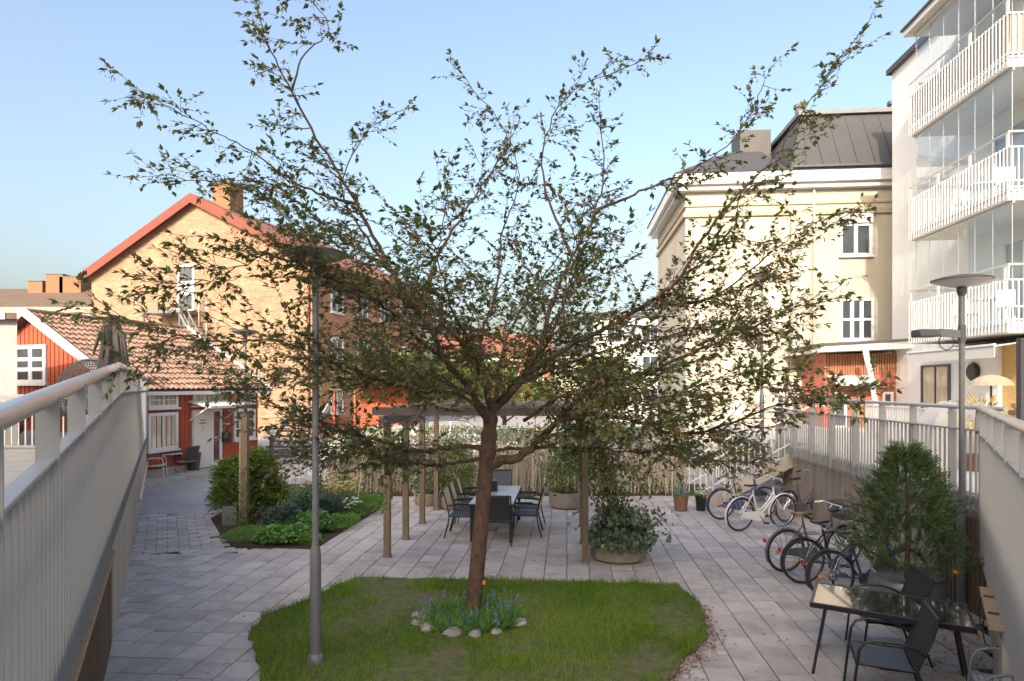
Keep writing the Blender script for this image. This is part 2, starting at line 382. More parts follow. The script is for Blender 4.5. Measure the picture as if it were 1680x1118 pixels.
M['tableglass'] = mat('dark_table_glass', (.02,.022,.026), .025, var=.1, spec=1.0, coat=1.0)
M['greytop'] = mat('grey_table_top', (.42,.44,.47), .25, var=.05, spec=.6)
M['carwhite'] = mat('white_car_paint', (.72,.73,.74), .3, var=.02, coat=.6)
M['carred'] = mat('red_car_paint', (.35,.05,.04), .3, var=.02, coat=.6)
M['cargrey'] = mat('silver_car_paint', (.40,.42,.45), .3, .4, var=.02, coat=.6)
M['terracotta'] = mat('terracotta', (.20,.10,.06), .85, var=.15)
M['wicker'] = mat('dark_wicker', (.05,.045,.04), .7, var=.2)
M['tarp'] = mat('dark_parasol_cloth', (.05,.042,.042), .75, var=.3, scale=5)
M['paper'] = mat('printed_notice', (.18,.18,.18), .8, var=.1)
M['greydoor'] = mat('pale_door', (.62,.60,.57), .6, var=.03)
M['lamplens'] = mat('lamp_underside', (.55,.52,.48), .45, var=.05)
M['lichen'] = mat('greenish_wood', (.25,.26,.17), .85, var=.25, scale=6, stretch=(10,10,1))
# ------------------------------------------------------------------ ground
MB().box(-300,300,-60,400,-.5,-.12).build('ground', M['earth'], kind='structure')
road = MB(); rp = [(-40,14.22),(60,14.22),(60,70),(-40,70)]
road.prism([(x,y,-.10) for x,y in rp], (0,0,.07)); road.build('road', M['asphalt'], kind='structure')

WD = Vector((-.556,1,0)).normalized(); WN = Vector((WD.y,-WD.x,0))      # left wall direction, and its normal towards the yard
def lw(Y, z=0.0, off=0.0): return Vector((-.60-.556*Y, Y, z))+WN*off
RD = Vector((.673,1,0)).normalized(); RN = Vector((-RD.y,RD.x,0))       # right wall
def rw(Y, z=0.0, off=0.0): return Vector((.65+.673*Y, Y, z))+RN*off
YARD = [lw(1.5,0,-.08)[:2], lw(10.98,0,-.08)[:2], (-4.6,10.98), (-3.2,14.6), (-3.15,16.5), (6.8,16.9), (6.05,8.05), rw(8.05)[:2], rw(1.5)[:2]]
LAWN = [(-2.36,9.47),(2.42,9.14),(2.50,8.2),(2.28,7.25),(1.9,6.7),(1.45,6.05),(.6,5.2),(-1.6,5.2),(-2.45,6.1),(-3.08,7.35),(-3.16,7.85),(-2.86,8.35),(-2.62,8.85)]
_L = []
for i in range(len(LAWN)):
    a_, b_ = np.array(LAWN[i]), np.array(LAWN[(i+1)%len(LAWN)])
    m_ = max(1, int(np.hypot(*(b_-a_))/.12))
    for k in range(m_):
        p_ = a_+(b_-a_)*k/m_; _L.append(tuple(p_+rng.normal(size=2)*(.022 if k else .01)))
LAWN0 = LAWN; LAWN = _L
BED = [gnd(380,897)[:2], gnd(516,902)[:2], gnd(545,884)[:2], gnd(629,832)[:2], (-3.1,16.2), (-6.9,16.2), gnd(346,852)[:2], gnd(362,878)[:2]]
bed_c = np.mean(np.array(BED),0)
pv = MB().prism([(p[0],p[1],-.10) for p in YARD], (0,0,.088)).build('paving', M['joint'], kind='structure')
# slabs: columns along the paving axis, joints staggered
S = .352; cells = []
for i in range(-26,27):
    off = random.choice([0,.5,.33,.66])*S + random.uniform(-.01,.01)
    for j in range(12,52):
        c = g((i+.5)*S, j*S+off)
        cells.append((c.x, c.y))
ca = np.array(cells); keep = inside([lw(1.5,0,-.3)[:2], lw(10.98,0,-.3)[:2]]+YARD[2:], ca[:,0], ca[:,1])
def shrink(poly, k):
    c = np.mean(np.array(poly),0); return [tuple(c+(np.array(p)-c)*k) for p in poly]
keep &= ~inside(shrink(LAWN,.86), ca[:,0], ca[:,1]); keep &= ~inside(shrink(BED,.85), ca[:,0], ca[:,1])
ca = ca[keep]; view = (ca[:,1] > 5.6) & (np.abs(ca[:,0]) < ca[:,1]*.84)
ca = ca[view]; ca = ca[np.argsort(ca[:,1]+.15*np.abs(ca[:,0]))]
def chamfer_box(w, d, h, c):
    m = MB(); x, y = w/2, d/2
    r1 = [(-x,-y),(x,-y),(x,y),(-x,y)]; r2 = [(-x+c,-y+c),(x-c,-y+c),(x-c,y-c),(-x+c,y-c)]
    vs = [(a,b,-h) for a,b in r1]+[(a,b,-c) for a,b in r1]+[(a,b,0) for a,b in r2]; fs = [(8,9,10,11)]
    for k in range(4):
        fs += [(k,(k+1)%4,4+(k+1)%4,4+k), (4+k,4+(k+1)%4,8+(k+1)%4,8+k)]
    return m.add(vs, fs)
slabme = chamfer_box(S-.012,S-.012,.04,.004).mesh('paving_slab', M['slab'])
rest = MB()
for k, (x, y) in enumerate(ca):
    mt = Matrix.Translation((x,y,random.uniform(-.0025,.0025))) @ Matrix.Rotation(TH+random.gauss(0,.006),4,'Z') @ Matrix.Rotation(random.gauss(0,.004),4,'X') @ Matrix.Rotation(random.gauss(0,.004),4,'Y')
    if k < 300: place('paving_slab', slabme, mt, pv)
    else:
        b = chamfer_box(S-.012,S-.012,.04,.004); rest.add([mt @ Vector(p) for p in b.v], b.f)
# the farther slabs keep a tone each through a face attribute
me = rest.mesh('far_paving_slabs', None)
def slabmat_attr():
    m = M['slab'].copy(); m.name = 'concrete_slab_far'; t = m.node_tree
    a = t.nodes.new('ShaderNodeAttribute'); a.attribute_name = 'rnd'
    for l in list(t.links):
        if l.from_socket.name == 'Random': s = l.to_socket; t.links.remove(l); t.links.new(a.outputs['Fac'], s)
    return m
me.materials.append(slabmat_attr())
a = me.attributes.new('rnd','FLOAT','FACE'); nf = len(me.polygons)
a.data.foreach_set('value', np.repeat(rng.random(nf//9), 9).astype(np.float32))
o = bpy.data.objects.new('distant_paving_slab', me); COL.objects.link(o); finish(o, pv, kind='stuff')
# brick-shaped pavers towards the street, laid square to the left wall
PAV = [lw(10.98,0,-.02)[:2], (-4.55,10.98), (-5.05,11.35), (-5.66,12.05), (-6.3,14.22), lw(14.22,0,-.02)[:2]]
pp = MB().prism([(p[0],p[1],-.10) for p in PAV], (0,0,.086)).build('street_path', M['joint'], kind='structure')
pme = chamfer_box(.348,.166,.04,.004).mesh('paver', M['slab'])
for j in range(0, 34):
    for i in range(-2, 14):
        c = lw(9.2)+WD*(j*.177)+WN*((i+.5*(j%2))*.36)
        if inside([lw(10.98,0,-.3)[:2]]+PAV[1:5]+[lw(14.22,0,-.3)[:2]], c.x, c.y):
            place('paver', pme, Matrix.Translation((c.x,c.y,.002+random.uniform(-.002,.002))) @ Matrix.Rotation(math.atan2(WN.y,WN.x)+random.gauss(0,.008),4,'Z') @ Matrix.Rotation(random.gauss(0,.004),4,'X'), pp)
# kerb of the hedge strip
MB().prism([(-6.9,16.35,-.05),(6.9,16.55,-.05),(7.0,18.3,-.05),(-6.9,18.3,-.05)], (0,0,.075)).build('hedge_soil', M['soil'], kind='structure')

# ------------------------------------------------------------------ left walkway: deck, slatted parapet, wall below
TURN = 7.85
def ltop(Y): return 2.36+.060*(min(Y,TURN))-max(0,Y-TURN)*.0055
def lrail(Y): return 2.68+.064*min(Y,TURN)-max(0,Y-TURN)*.004
Yend = 21.0
A = [lw(1.0,0,-.10), lw(Yend,0,-.10)]
MB().prism([(A[0].x,A[0].y,1.28),(A[1].x,A[1].y,1.28),(-26,Yend,1.28),(-26,1.0,1.28)], (0,0,.22)).build('walkway_deck', M['concrete'], kind='structure')
lp = thing('parapet', 'long grey steel parapet of upright bars along the walkway towards the red cottage', 'railing', lw(1.0), 0)
unitbar = MB().box(-.5,.5,-.5,.5,0,1).mesh('bar', M['rail'])
ang = math.atan2(WD.y, WD.x)
s = 0.0; Ltot = (lw(Yend)-lw(1.0)).length; n = 0
P0 = lw(1.0)
while s < Ltot:
    p = P0+WD*s; z0 = 1.17+.006*p.y; z1 = ltop(p.y)
    place('bar', unitbar, Matrix.Translation(p-P0+Vector((0,0,z0))) @ Matrix.Rotation(ang,4,'Z') @ Matrix.Diagonal((.012,.046,z1-z0,1)), lp); s += .124; n += 1
ys = [1.0,TURN,Yend]
for a, b in zip(ys[:-1], ys[1:]):
    MB().bar(lw(a,ltop(a)+.012), lw(b,ltop(b)+.012), .075, .022).build('top_plate', M['rail'], lp, w=True, bevel=.004)
    MB().tube([lw(a,lrail(a)), lw(b,lrail(b))], .047, 16).build('handrail', M['alu'], lp, w=True, smooth=True)
MB().bar(lw(1.0,1.40,-.03), lw(Yend,1.46,-.03), .05, .06).build('lower_rail', M['rail'], lp, w=True)
MB().tube([lw(1.0,2.30-.1,-.14), lw(TURN,2.77-.0,-.14), lw(12,2.8,-.14)], .024, 12).build('inner_handrail', M['alu'], lp, w=True, smooth=True)
postme = MB().box(-.5,.5,-.5,.5,0,1).mesh('post', M['rail'])
for Y in [1.1,2.05,3.14,4.16,5.23,6.25,7.3,8.35,9.4,10.5,11.7,12.9,14.2,15.6,17,18.4,19.8,20.9]:
    p = lw(Y); z0 = ltop(Y)-.02; h = lrail(Y)-z0
    place('post', postme, Matrix.Translation(p-P0+Vector((0,0,z0))) @ Matrix.Rotation(ang,4,'Z') @ Matrix.Diagonal((.014,.10,h,1)), lp)
    MB().tube([lw(Y,ltop(Y)-.02,-.01), lw(Y,ltop(Y)-.14,-.07), lw(Y,ltop(Y)-.10,-.14)], .008, 6).build('bracket', M['rail'], lp, w=True) if Y < 12 else None
# wall below
lwall = thing('retaining_wall', 'pale boarded concrete wall under the grey parapet on the street path side', 'wall', lw(7.1))
q = MB(); q.prism([lw(7.1,-.1,-.30), lw(Yend,-.1,-.30), lw(Yend,-.1,-.03), lw(7.1,-.1,-.03)], (0,0,1.375)); q.build('wall', M['concrete'], lwall, w=True)
bdm = MB().box(-.5,.5,-.5,.5,0,1).mesh('board', M['paleboard'])
Y = 7.14
while Y < Yend-.1:
    p = lw(Y,0,-.018)-lw(7.1)
    place('board', bdm, Matrix.Translation(p+Vector((0,0,-.02))) @ Matrix.Rotation(ang,4,'Z') @ Matrix.Diagonal((.135,.022,1.19+.006*Y,1)), lwall)
    Y += .1265
MB().tube([lw(11.6,.80,.09), lw(16.2,.92,.09)], .021, 10).build('handrail', M['alu'], lwall, w=True, smooth=True)
for Y in (11.9,14,16): MB().tube([lw(Y,.70,-.01), lw(Y,.70,.09), lw(Y,.80+.026*(Y-11.6),.09)], .009, 6).build('bracket', M['rail'], lwall, w=True)
lw2 = thing('slatted_wall', 'brown wooden slat wall with a pale board cap below the near end of the grey parapet', 'wall', lw(3.5))
q = MB(); q.prism([lw(2.5,-.1,-.30), lw(7.1,-.1,-.30), lw(7.1,-.1,-.06), lw(2.5,-.1,-.06)], (0,0,1.1)); q.build('backing', M['darkplank'], lw2, w=True)
slm = MB().box(-.5,.5,-.5,.5,0,1).mesh('slat', M['darkplank'])
Y = 2.6
while Y < 7.05:
    p = lw(Y,0,-.035)-lw(3.5)
    place('slat', slm, Matrix.Translation(p+Vector((0,0,.01))) @ Matrix.Rotation(ang,4,'Z') @ Matrix.Diagonal((.045,.04,.99,1)), lw2); Y += .062
for a, b, zz in ((4.95,7.1,1.035),(3.2,4.94,1.03)):
    MB().bar(lw(a,zz,-.04), lw(b,zz,-.04), .115, .045).build('cap_board', M['freshwood'], lw2, w=True, bevel=.004)

# ------------------------------------------------------------------ right walkway: deck, angled parapet, straight fence, planks
DZ = 1.5
dk = [g(5.42,7.95), rw(1.0,0,-.12), Vector((30,1.0,0)), g(32,24.3), g(5.42,24.3)]
dk[0] = rw(8.0,0,-.12)+Vector((.12,.05,0))
MB().prism([(p.x,p.y,DZ-.24) for p in (rw(8.0,0,-.12), rw(1.0,0,-.12), Vector((30,1,0)), g(32,24.3), g(5.38,24.3))], (0,0,.24)).build('terrace_deck', M['offwhite'], kind='structure')
rpz = thing('parapet', 'grey steel parapet of upright bars slanting in behind the dark outdoor table', 'railing', rw(1.0))
Q0 = rw(1.0); rang = math.atan2(RD.y, RD.x); L2 = (rw(8.12)-Q0).length; s = 0
rtop, rrail = 2.31, 2.645
while s < L2:
    p = Q0+RD*s; place('bar', unitbar, Matrix.Translation(p-Q0+Vector((0,0,.74))) @ Matrix.Rotation(rang,4,'Z') @ Matrix.Diagonal((.012,.046,rtop-.74,1)), rpz); s += .118
MB().bar(rw(1.0,rtop+.012), rw(8.12,rtop+.012), .075, .022).build('top_plate', M['rail'], rpz, w=True, bevel=.004)
MB().bar(rw(1.0,.95,-.03), rw(8.12,.95,-.03), .05, .06).build('lower_rail', M['rail'], rpz, w=True)
MB().tube([rw(1.0,rrail), rw(8.15,rrail)], .04, 14).build('handrail', M['alu'], rpz, w=True, smooth=True)
for Y in (1.4,2.3,3.2,4.1,4.95,5.8,6.65,7.45,8.1):
    place('post', postme, Matrix.Translation(rw(Y)-Q0+Vector((0,0,rtop))) @ Matrix.Rotation(rang,4,'Z') @ Matrix.Diagonal((.014,.10,rrail-rtop,1)), rpz)
w3 = thing('retaining_wall', 'grey concrete wall foot below the slanting parapet beside the outdoor table', 'wall', rw(3.0))
MB().prism([rw(1.0,-.1,-.30), rw(8.0,-.1,-.30), rw(8.0,-.1,-.04), rw(1.0,-.1,-.04)], (0,0,1.36)).build('wall', M['concrete'], w3, w=True)
MB().prism([rw(5.3,-.1,-.035), rw(6.1,-.1,-.035), rw(6.1,-.1,.03), rw(5.3,-.1,.03)], (0,0,.83)).build('pilaster', M['concrete'], w3, w=True)
# straight fence along the paving grid
U = 5.28
rf = thing('fence', 'grey steel fence of upright bars with tall posts behind the parked bicycles', 'railing', g(U,8.1), TH)
UF = uv_of(g(U,8.1)); v = 0.0; VE = 8.2
while v < VE:
    place('bar', unitbar, Matrix.Translation((0,v,1.26)) @ Matrix.Diagonal((.026,.010,2.34-1.26,1)), rf); v += .112
MB().box(-.035,.035,0,VE,2.34,2.362).build('top_plate', M['rail'], rf, bevel=.004)
MB().box(.028,.07,0,VE,1.42,1.48).build('lower_rail', M['rail'], rf)
MB().tube([(0,-.1,2.645),(0,VE,2.645)], .03, 12).build('handrail', M['alu'], rf, smooth=True)
for v in [0.1,.98,1.95,2.9,3.9,4.9,5.9,6.9,7.9]:
    place('post', postme, Matrix.Translation((.02,v,1.26)) @ Matrix.Diagonal((.105,.016,2.645-1.26,1)), rf)
pw = thing('plank_wall', 'silvery upright plank wall under the fence beside the bicycles', 'wall', g(U+.10,8.1), TH)
MB().box(.03,.2,0,8.2,-.1,1.26).build('backing', M['darkplank'], pw)
plm = MB().box(-.5,.5,-.5,.5,0,1).mesh('plank', M['plank']); v = .06
while v < 8.15:
    place('plank', plm, Matrix.Translation((random.uniform(-.004,.004),v,.015)) @ Matrix.Diagonal((.028,.112,1.235,1)), pw); v += .119
# dark standing slats in the corner behind the lamp
cs = thing('slat_screen', 'dark upright slats with gaps in the corner behind the lamp post and planter', 'screen', g(U-.06,8.1), TH)
for k in range(14):
    place('slat', MB().box(-.5,.5,-.5,.5,0,1).mesh('slat', M['darkplank']) if k == 0 else cs.children[0].data, Matrix.Translation((.0,.03+k*.085,.01)) @ Matrix.Diagonal((.045,.045,1.22,1)), cs)
# board with two wire hooks fixed to the slanting parapet
hb = thing('hook_board', 'short pale wooden board with two wire hooks fixed to the slanting parapet', 'rack', rw(5.55,.9,.05))
MB().bar(rw(5.28,.86,.07), rw(6.28,.86,.07), .11, .05).build('board', M['freshwood'], hb, w=True, bevel=.004)
for Y in (5.55,6.0):
    pts = [rw(Y,.70+.16,.13)+RD*0+Vector((0,0,.0))]
    pts = [rw(Y,.86,.13), rw(Y,.74,.15), rw(Y,.60,.13), rw(Y+.02,.56,.06), rw(Y+.03,.62,.01)]
    MB().tube(pts, .006, 6).build('hook', M['black'], hb, w=True, smooth=True)
    MB().bar(rw(Y,.888,.03), rw(Y,.888,.11), .05, .006).build('strap', M['black'], hb, w=True)

# ------------------------------------------------------------------ generic building pieces
def window(parent, Fp, s0, s1, z0, z1, nx=2, ny=1, fm='whitepaint', pm='pane', fw=.09, depth=.07, sill=True, name='window', mull=.055):
    "Fp(s, z, out) -> local point on the wall plane; the frame stands proud by depth, the panes sit back in it"
    f = MB()
    def fbar(a0,a1,b0,b1,o0,o1):
        f.prism([Fp(a0,b0,o0),Fp(a1,b0,o0),Fp(a1,b1,o0),Fp(a0,b1,o0)], Vector(Fp(0,0,o1))-Vector(Fp(0,0,o0)))
    fbar(s0,s1,z1-fw,z1,-.02,depth); fbar(s0,s1,z0,z0+fw,-.02,depth)
    fbar(s0,s0+fw,z0+fw,z1-fw,-.02,depth); fbar(s1-fw,s1,z0+fw,z1-fw,-.02,depth)
    xs = [s0+fw+(s1-s0-2*fw)*i/nx for i in range(nx+1)]; zs = [z0+fw+(z1-z0-2*fw)*j/ny for j in range(ny+1)]
    for x in xs[1:-1]: fbar(x-mull/2,x+mull/2,z0+fw,z1-fw,-.02,depth-.02)
    for z in zs[1:-1]:
        for i in range(nx): fbar(xs[i]+(mull/2 if i else 0), xs[i+1]-(mull/2 if i < nx-1 else 0), z-mull*.35, z+mull*.35, -.02, depth-.03)
    wo = f.build(name, M[fm], parent)
    for i in range(nx):
        for j in range(ny):
            pn = MB().prism([Fp(xs[i],zs[j],.012),Fp(xs[i+1],zs[j],.012),Fp(xs[i+1],zs[j+1],.012),Fp(xs[i],zs[j+1],.012)], Vector(Fp(0,0,.022))-Vector(Fp(0,0,.012)))
            pn.build('pane', M[pm], wo)
    if sill:
        sl_ = MB().prism([Fp(s0-.05,z0-.06,-.01),Fp(s1+.05,z0-.06,-.01),Fp(s1+.05,z0-.003,-.01),Fp(s0-.05,z0-.003,-.01)], Vector(Fp(0,0,depth+.06))-Vector(Fp(0,0,-.01)))
        sl_.build('sill', M[fm], wo)
    return wo

# ------------------------------------------------------------------ block added out of view behind the camera, placed and stepped to shade the yard
bb = thing('unseen_shade_block', 'tall unseen building added behind the camera, shaped to shade the yard', 'building', (-40,-25,0))
MB().box(10,22.0,-12,0,-.3,21.6).build('wall', M['offwhite'], bb); MB().box(9.7,21.998,-12.3,.3,21.6,21.85).build('roof', M['sheet'], bb)
MB().box(22.002,33.1,-12,0,-.3,24.4).build('wall', M['offwhite'], bb); MB().box(22.0,33.4,-12.3,.3,24.4,24.65).build('roof', M['sheet'], bb)  # taller section, added to keep the tree top in shade
MB().box(33.102,40.5,-12,0,-.3,18.0).build('low_wing', M['offwhite'], bb); MB().box(33.41,40.8,-12.3,.3,18.0,18.25).build('low_roof', M['sheet'], bb)  # lower section, added to shade the slanting parapet but leave the terrace sunlit
for zf in (4.5,7.5,10.5,13.5,16.5,19.5):
    for x in range(11,32,4):
        window(bb, lambda s,z,o: (s, o, z), x, x+1.8, zf, zf+1.5, 2, 1)

# ------------------------------------------------------------------ red cottage on the left
HA = Vector((-11.5,18.5,0)); HD = Vector((.3,.954,0)).normalized(); HG = Vector((-HD.y,HD.x,0))   # along the front, and back along the gable
hr = math.atan2(HD.y,HD.x)
hs = thing('red_cottage', 'small red wooden cottage with white windows and a clay tiled roof', 'house', HA, hr)
# local: x along the front, y back from the front, z up
HL, HWD, EZ, RZ = 5.7, 7.6, 2.90, 5.20
c = MB()
c.add([(0,0,-.2),(HL,0,-.2),(HL,HWD,-.2),(0,HWD,-.2),(0,0,EZ),(HL,0,EZ),(HL,HWD,EZ),(0,HWD,EZ),(0,HWD/2,RZ-.12),(HL,HWD/2,RZ-.12)],
      [(0,1,5,4),(1,2,6,9,5),(2,3,7,6),(3,0,4,8,7),(4,5,9,8),(6,7,8,9)])
c.build('wall', M['redwood'], hs)
bt = MB(); y = .09
while y < HWD/2*2-.05:      # battens on the gable
    zt = EZ+(RZ-.12-EZ)*(1-abs(y-HWD/2)/(HWD/2))
    bt.box(-.022,-.002,y,y+.04,.3,zt-.05); y += .185
x = .1
while x < HL-.05: bt.box(x,x+.04,-.022,-.002,.3,EZ-.02); x += .19
bt.build('cladding_batten', M['redwood'], hs, kind='stuff')
MB().box(-.01,HL+.01,-.03,-.004,-.15,.30).build('plinth', M['concrete'], hs)
def tile_roof(parent, x0, x1, ey, ez, ry, rz_, matk, tw=.205, rows=15):
    L = math.hypot(ry-ey, rz_-ez); dy, dz = (ry-ey)/L, (rz_-ez)/L
    ny_, nz_ = (-dz, dy) if dy > 0 else (dz, -dy)
    cols = int(round((x1-x0)/tw)); per = 6; nxp = cols*per+1; m = MB()
    for r in range(rows):
        V = []; F = []
        for e, lift in ((0,.025),(0,.06),(1,.012)):
            for i in range(nxp):
                ph = i/per; cidx = int(ph-1e-6)
                j = .007*math.sin(r*12.7+cidx*7.3); j2 = .012*math.sin(r*5.1+cidx*3.9)
                hgt = .03*math.sin(2*math.pi*ph)+.009*math.sin(4*math.pi*ph)+lift+j
                t = (r+e*1.06)/rows*L+(j2 if not e else 0)
                V.append((x0+(x1-x0)*i/(nxp-1), ey+dy*t+ny_*hgt, ez+dz*t+nz_*hgt))
        for q_ in range(2):
            for i in range(nxp-1): F.append((q_*nxp+i,q_*nxp+i+1,(q_+1)*nxp+i+1,(q_+1)*nxp+i))
        m.add(V,F)
    return m.build('roof_tile', M[matk], parent, kind='stuff')
oh = .32; sl_h = (RZ-EZ)/(HWD/2)
roof = MB()
for sgn in (0,1):
    ey = -oh if sgn == 0 else HWD+oh; ez = EZ-oh*sl_h+.06
    roof.prism([(-oh,ey,ez),(HL+oh,ey,ez),(HL+oh,HWD/2,RZ),(-oh,HWD/2,RZ)], (0,0,-.10))
rfo = roof.build('roof', M['browntile'], hs)
rt = tile_roof(hs, -oh+.02, HL+oh-.02, -oh-.03, EZ-oh*sl_h+.08, HWD/2, RZ+.03, 'tile', rows=14); rt.parent = rfo
rt2 = tile_roof(hs, -oh+.02, HL+oh-.02, HWD+oh+.03, EZ-oh*sl_h+.08, HWD/2, RZ+.03, 'tile', rows=14); rt2.parent = rfo
MB().tube([(-oh,HWD/2,RZ+.06),(HL+oh,HWD/2,RZ+.06)], .09, 10).build('ridge_tile', M['tile'], rfo, smooth=True)
for x in (-oh-.012, HL+oh+.012):
    b = MB()
    for ey in (-oh-.05, HWD+oh+.05):
        b.bar((x,ey,EZ-oh*sl_h+.02),(x,HWD/2,RZ+.05),.05,.26,(0,0,1))
    b.build('bargeboard', M['whitepaint'], rfo)
MB().box(-oh,HL+oh,-oh-.02,-oh+.01,EZ-oh*sl_h-.08,EZ-oh*sl_h+.03).build('fascia', M['whitepaint'], rfo)
MB().box(-.05,HL+.05,-oh+.02,-.002,EZ-oh*sl_h-.09,EZ-oh*sl_h-.07).build('soffit', M['whitepaint'], rfo)
FF = lambda s,z,o: (s,-o,z)         # front plane
GF = lambda s,z,o: (-o,s,z)         # gable plane, s runs back
def fs_(px,py): return hit(px,py,HA,HD)
def gs_(px,py): return hit(px,py,HA,HG)
a0,_ = fs_(241,700); a1,_ = fs_(290,700)
window(hs, FF, max(a0,.15), a1, .88, 2.06, 2, 1, pm='curtainpane', fw=.10)
window(hs, FF, max(a0,.15), a1, 2.22, 2.72, 2, 2, pm='curtainpane', fw=.09)
b0,_ = fs_(314,700); b1,_ = fs_(344,700); b2,_ = fs_(362,700)
dr = MB().box(b0,b1,-.09,-.01,.12,2.10).build('door', M['greydoor'], hs)
MB().tube([(b1-.1,-.10,1.02),(b1-.1,-.15,1.02),(b1-.22,-.15,1.02)], .012, 8).build('handle', M['darkgrey'], dr)
for k, (w_, zz) in enumerate(((.26,1.72),(.30,1.62),(.10,1.48),(.14,1.40))):
    MB().box((b0+b1)/2-w_/2,(b0+b1)/2+w_/2,-.0935,-.0905,zz,zz+(.04 if k < 2 else .02)).build('door_notice', M['paper'], dr)
window(hs, FF, b1+.02, b2, .10, 2.10, 1, 2, fw=.09, sill=False, name='sidelight')
window(hs, FF, b0+.02, b2+.12, 2.25, 2.72, 3, 1, pm='curtainpane', fw=.08)
cp = MB(); cp.prism([(b0-.15,-.95,2.16),(b0-.15,-.01,2.36),(b0-.15,-.01,2.42),(b0-.15,-.95,2.24)], (b2-b0+.45,0,0)); cpo = cp.build('door_canopy', M['offwhite'], hs)
for x in (b0-.08,b2+.18): MB().bar((x,-.02,1.75),(x,-.75,2.19),.05,.05).build('bracket', M['offwhite'], cpo)
c0,_ = fs_(382,700); c1,_ = fs_(417,700)
window(hs, FF, c0, c1, .92, 2.06, 2, 3, fw=.10)
window(hs, FF, c0, c1, 2.25, 2.72, 2, 1, pm='curtainpane', fw=.08)
MB().box(c0-.62,c0-.25,-.17,-.02,.92,1.25).build('mailbox', M['black'], hs, bevel=.015)
MB().box(c0-.5,c0-.2,-.026,-.014,1.52,1.57).build('number_plate', M['whitepaint'], hs)
g0,z0_ = gs_(78,630); g1,z1_ = gs_(26,567)
window(hs, GF, g0, g1, z0_, z1_, 2, 3, fw=.13, mull=.16)
g0,zq = gs_(146,590); g1,_ = gs_(111,590)
window(hs, GF, max(g0,.3), g1+.2, 2.2, 3.15, 1, 2, fw=.1)
MB().box(-.3,HL+.3,-1.05,-.03,-.05,.10).build('doorstep', M['concrete'], hs)

# ------------------------------------------------------------------ big yellow brick house
KA = Vector((-19.3,38,0)); KD = Vector((8.25,-2.45,0)).normalized(); kr = math.atan2(KD.y,KD.x)
kb = thing('brick_house', 'tall yellow brick house with a red edged gable and a brick chimney', 'house', KA, kr)
# local: x along the gable (apex at 0), y back, z up
kw, kE, kR, kL = 8.35, 10.05, 14.25, 15.0
MB().add([(-kw,0,-.2),(kw,0,-.2),(kw,0,kE),(0,0,kR),(-kw,0,kE),(-kw,.3,-.2),(kw,.3,-.2),(kw,.3,kE),(0,.3,kR),(-kw,.3,kE)],
    [(0,1,2,3,4),(9,8,7,6,5),(0,5,6,1),(1,6,7,2),(2,7,8,3),(3,8,9,4),(4,9,5,0)]).build('gable_wall', M['brick'], kb)
MB().add([(-kw,.302,-.2),(kw,.302,-.2),(kw,kL,-.2),(-kw,kL,-.2),(-kw,.302,kE),(kw,.302,kE),(kw,kL,kE),(-kw,kL,kE),(0,.302,kR-.05),(0,kL,kR-.05)],
    [(0,1,5,8,4),(1,2,6,5),(2,3,7,9,6),(3,0,4,7),(4,8,9,7),(5,6,9,8)]).build('wall', M['brickside'], kb)
sk = (kR-kE)/kw; ko = .62
rr = MB()
for sg in (-1,1):
    rr.prism([(sg*(kw+ko),-.45,kE-ko*sk+.12),(0,-.45,kR+.12),(0,kL+.4,kR+.12),(sg*(kw+ko),kL+.4,kE-ko*sk+.12)], (0,0,.16))
kro = rr.build('roof', M['redtile'], kb)
ff = MB()
for sg in (-1,1):
    ff.prism([(sg*(kw+ko),-.50,kE-ko*sk-.30),(0,-.50,kR-.28),(0,-.50,kR+.30),(sg*(kw+ko),-.50,kE-ko*sk+.30)], (0,.045,0))
ff.build('bargeboard', M['redfascia'], kro)
sf = MB()
for sg in (-1,1):
    sf.prism([(sg*(kw+ko),-.45,kE-ko*sk-.02),(sg*.02,-.45,kR-.02),(sg*.02,-.004,kR-.02),(sg*(kw+ko),-.004,kE-ko*sk-.02)], (0,0,.12))
sf.build('soffit', M['redfascia'], kro)
MB().tube([(kw+ko+.05,-.4,kE-ko*sk+.05),(kw+ko+.05,kL+.4,kE-ko*sk+.05)], .09, 8).build('gutter', M['redfascia'], kro)
ch = MB().box(.12,1.45,1.2,2.4,kR-1.6,kR+1.25).build('chimney', M['chimneybrick'], kro)
MB().box(.06,1.51,1.14,2.46,kR+1.25,kR+1.4).build('chimney_cap', M['sheet'], ch)
KF = lambda s,z,o: (s,-o,z)
ks = lambda px,py: hit(px,py,KA,KD)
d0,dz1 = ks(292,435); d1,dz0 = ks(320,512)
window(kb, KF, d0, d1, dz0, dz1, 1, 2, fw=.16, sill=False, name='white_door', mull=1.2)
e0,ez1 = ks(300,515); e1,ez0 = ks(318,560)
MB().box(e0,e1,-.05,.02,.2,ez1-.2).build('lower_door', M['lichen'], kb)
l0,lz = ks(264,510); l1,_ = ks(328,510)
ld = MB().box(l0,l1,-1.5,-.01,dz0-.2,dz0-.02).build('balcony_landing', M['galv'], kb)
rl = MB()
for x in (l0+.05,l1-.05):
    rl.tube([(x,-1.45,dz0-.02),(x,-1.45,dz0+1.1)], .04, 6); rl.tube([(x,-1.45,dz0+1.1),(x,-.05,dz0+1.1)], .03, 6)
rl.tube([(l0+.05,-1.45,dz0+1.1),(d0-.3,-1.45,dz0+1.1)], .03, 6); rl.tube([(l0+.05,-1.45,dz0+.5),(d0-.3,-1.45,dz0+.5)], .025, 6)
for x in (l0+.15,l1-.15): rl.tube([(x,-1.4,.1),(x,-1.4,dz0-.2)], .06, 6)
rl.build('railing', M['galv'], ld)
sx0, sz0 = ks(325,530); sx1, sz1 = ks(420,600)
st = MB(); n_ = 14
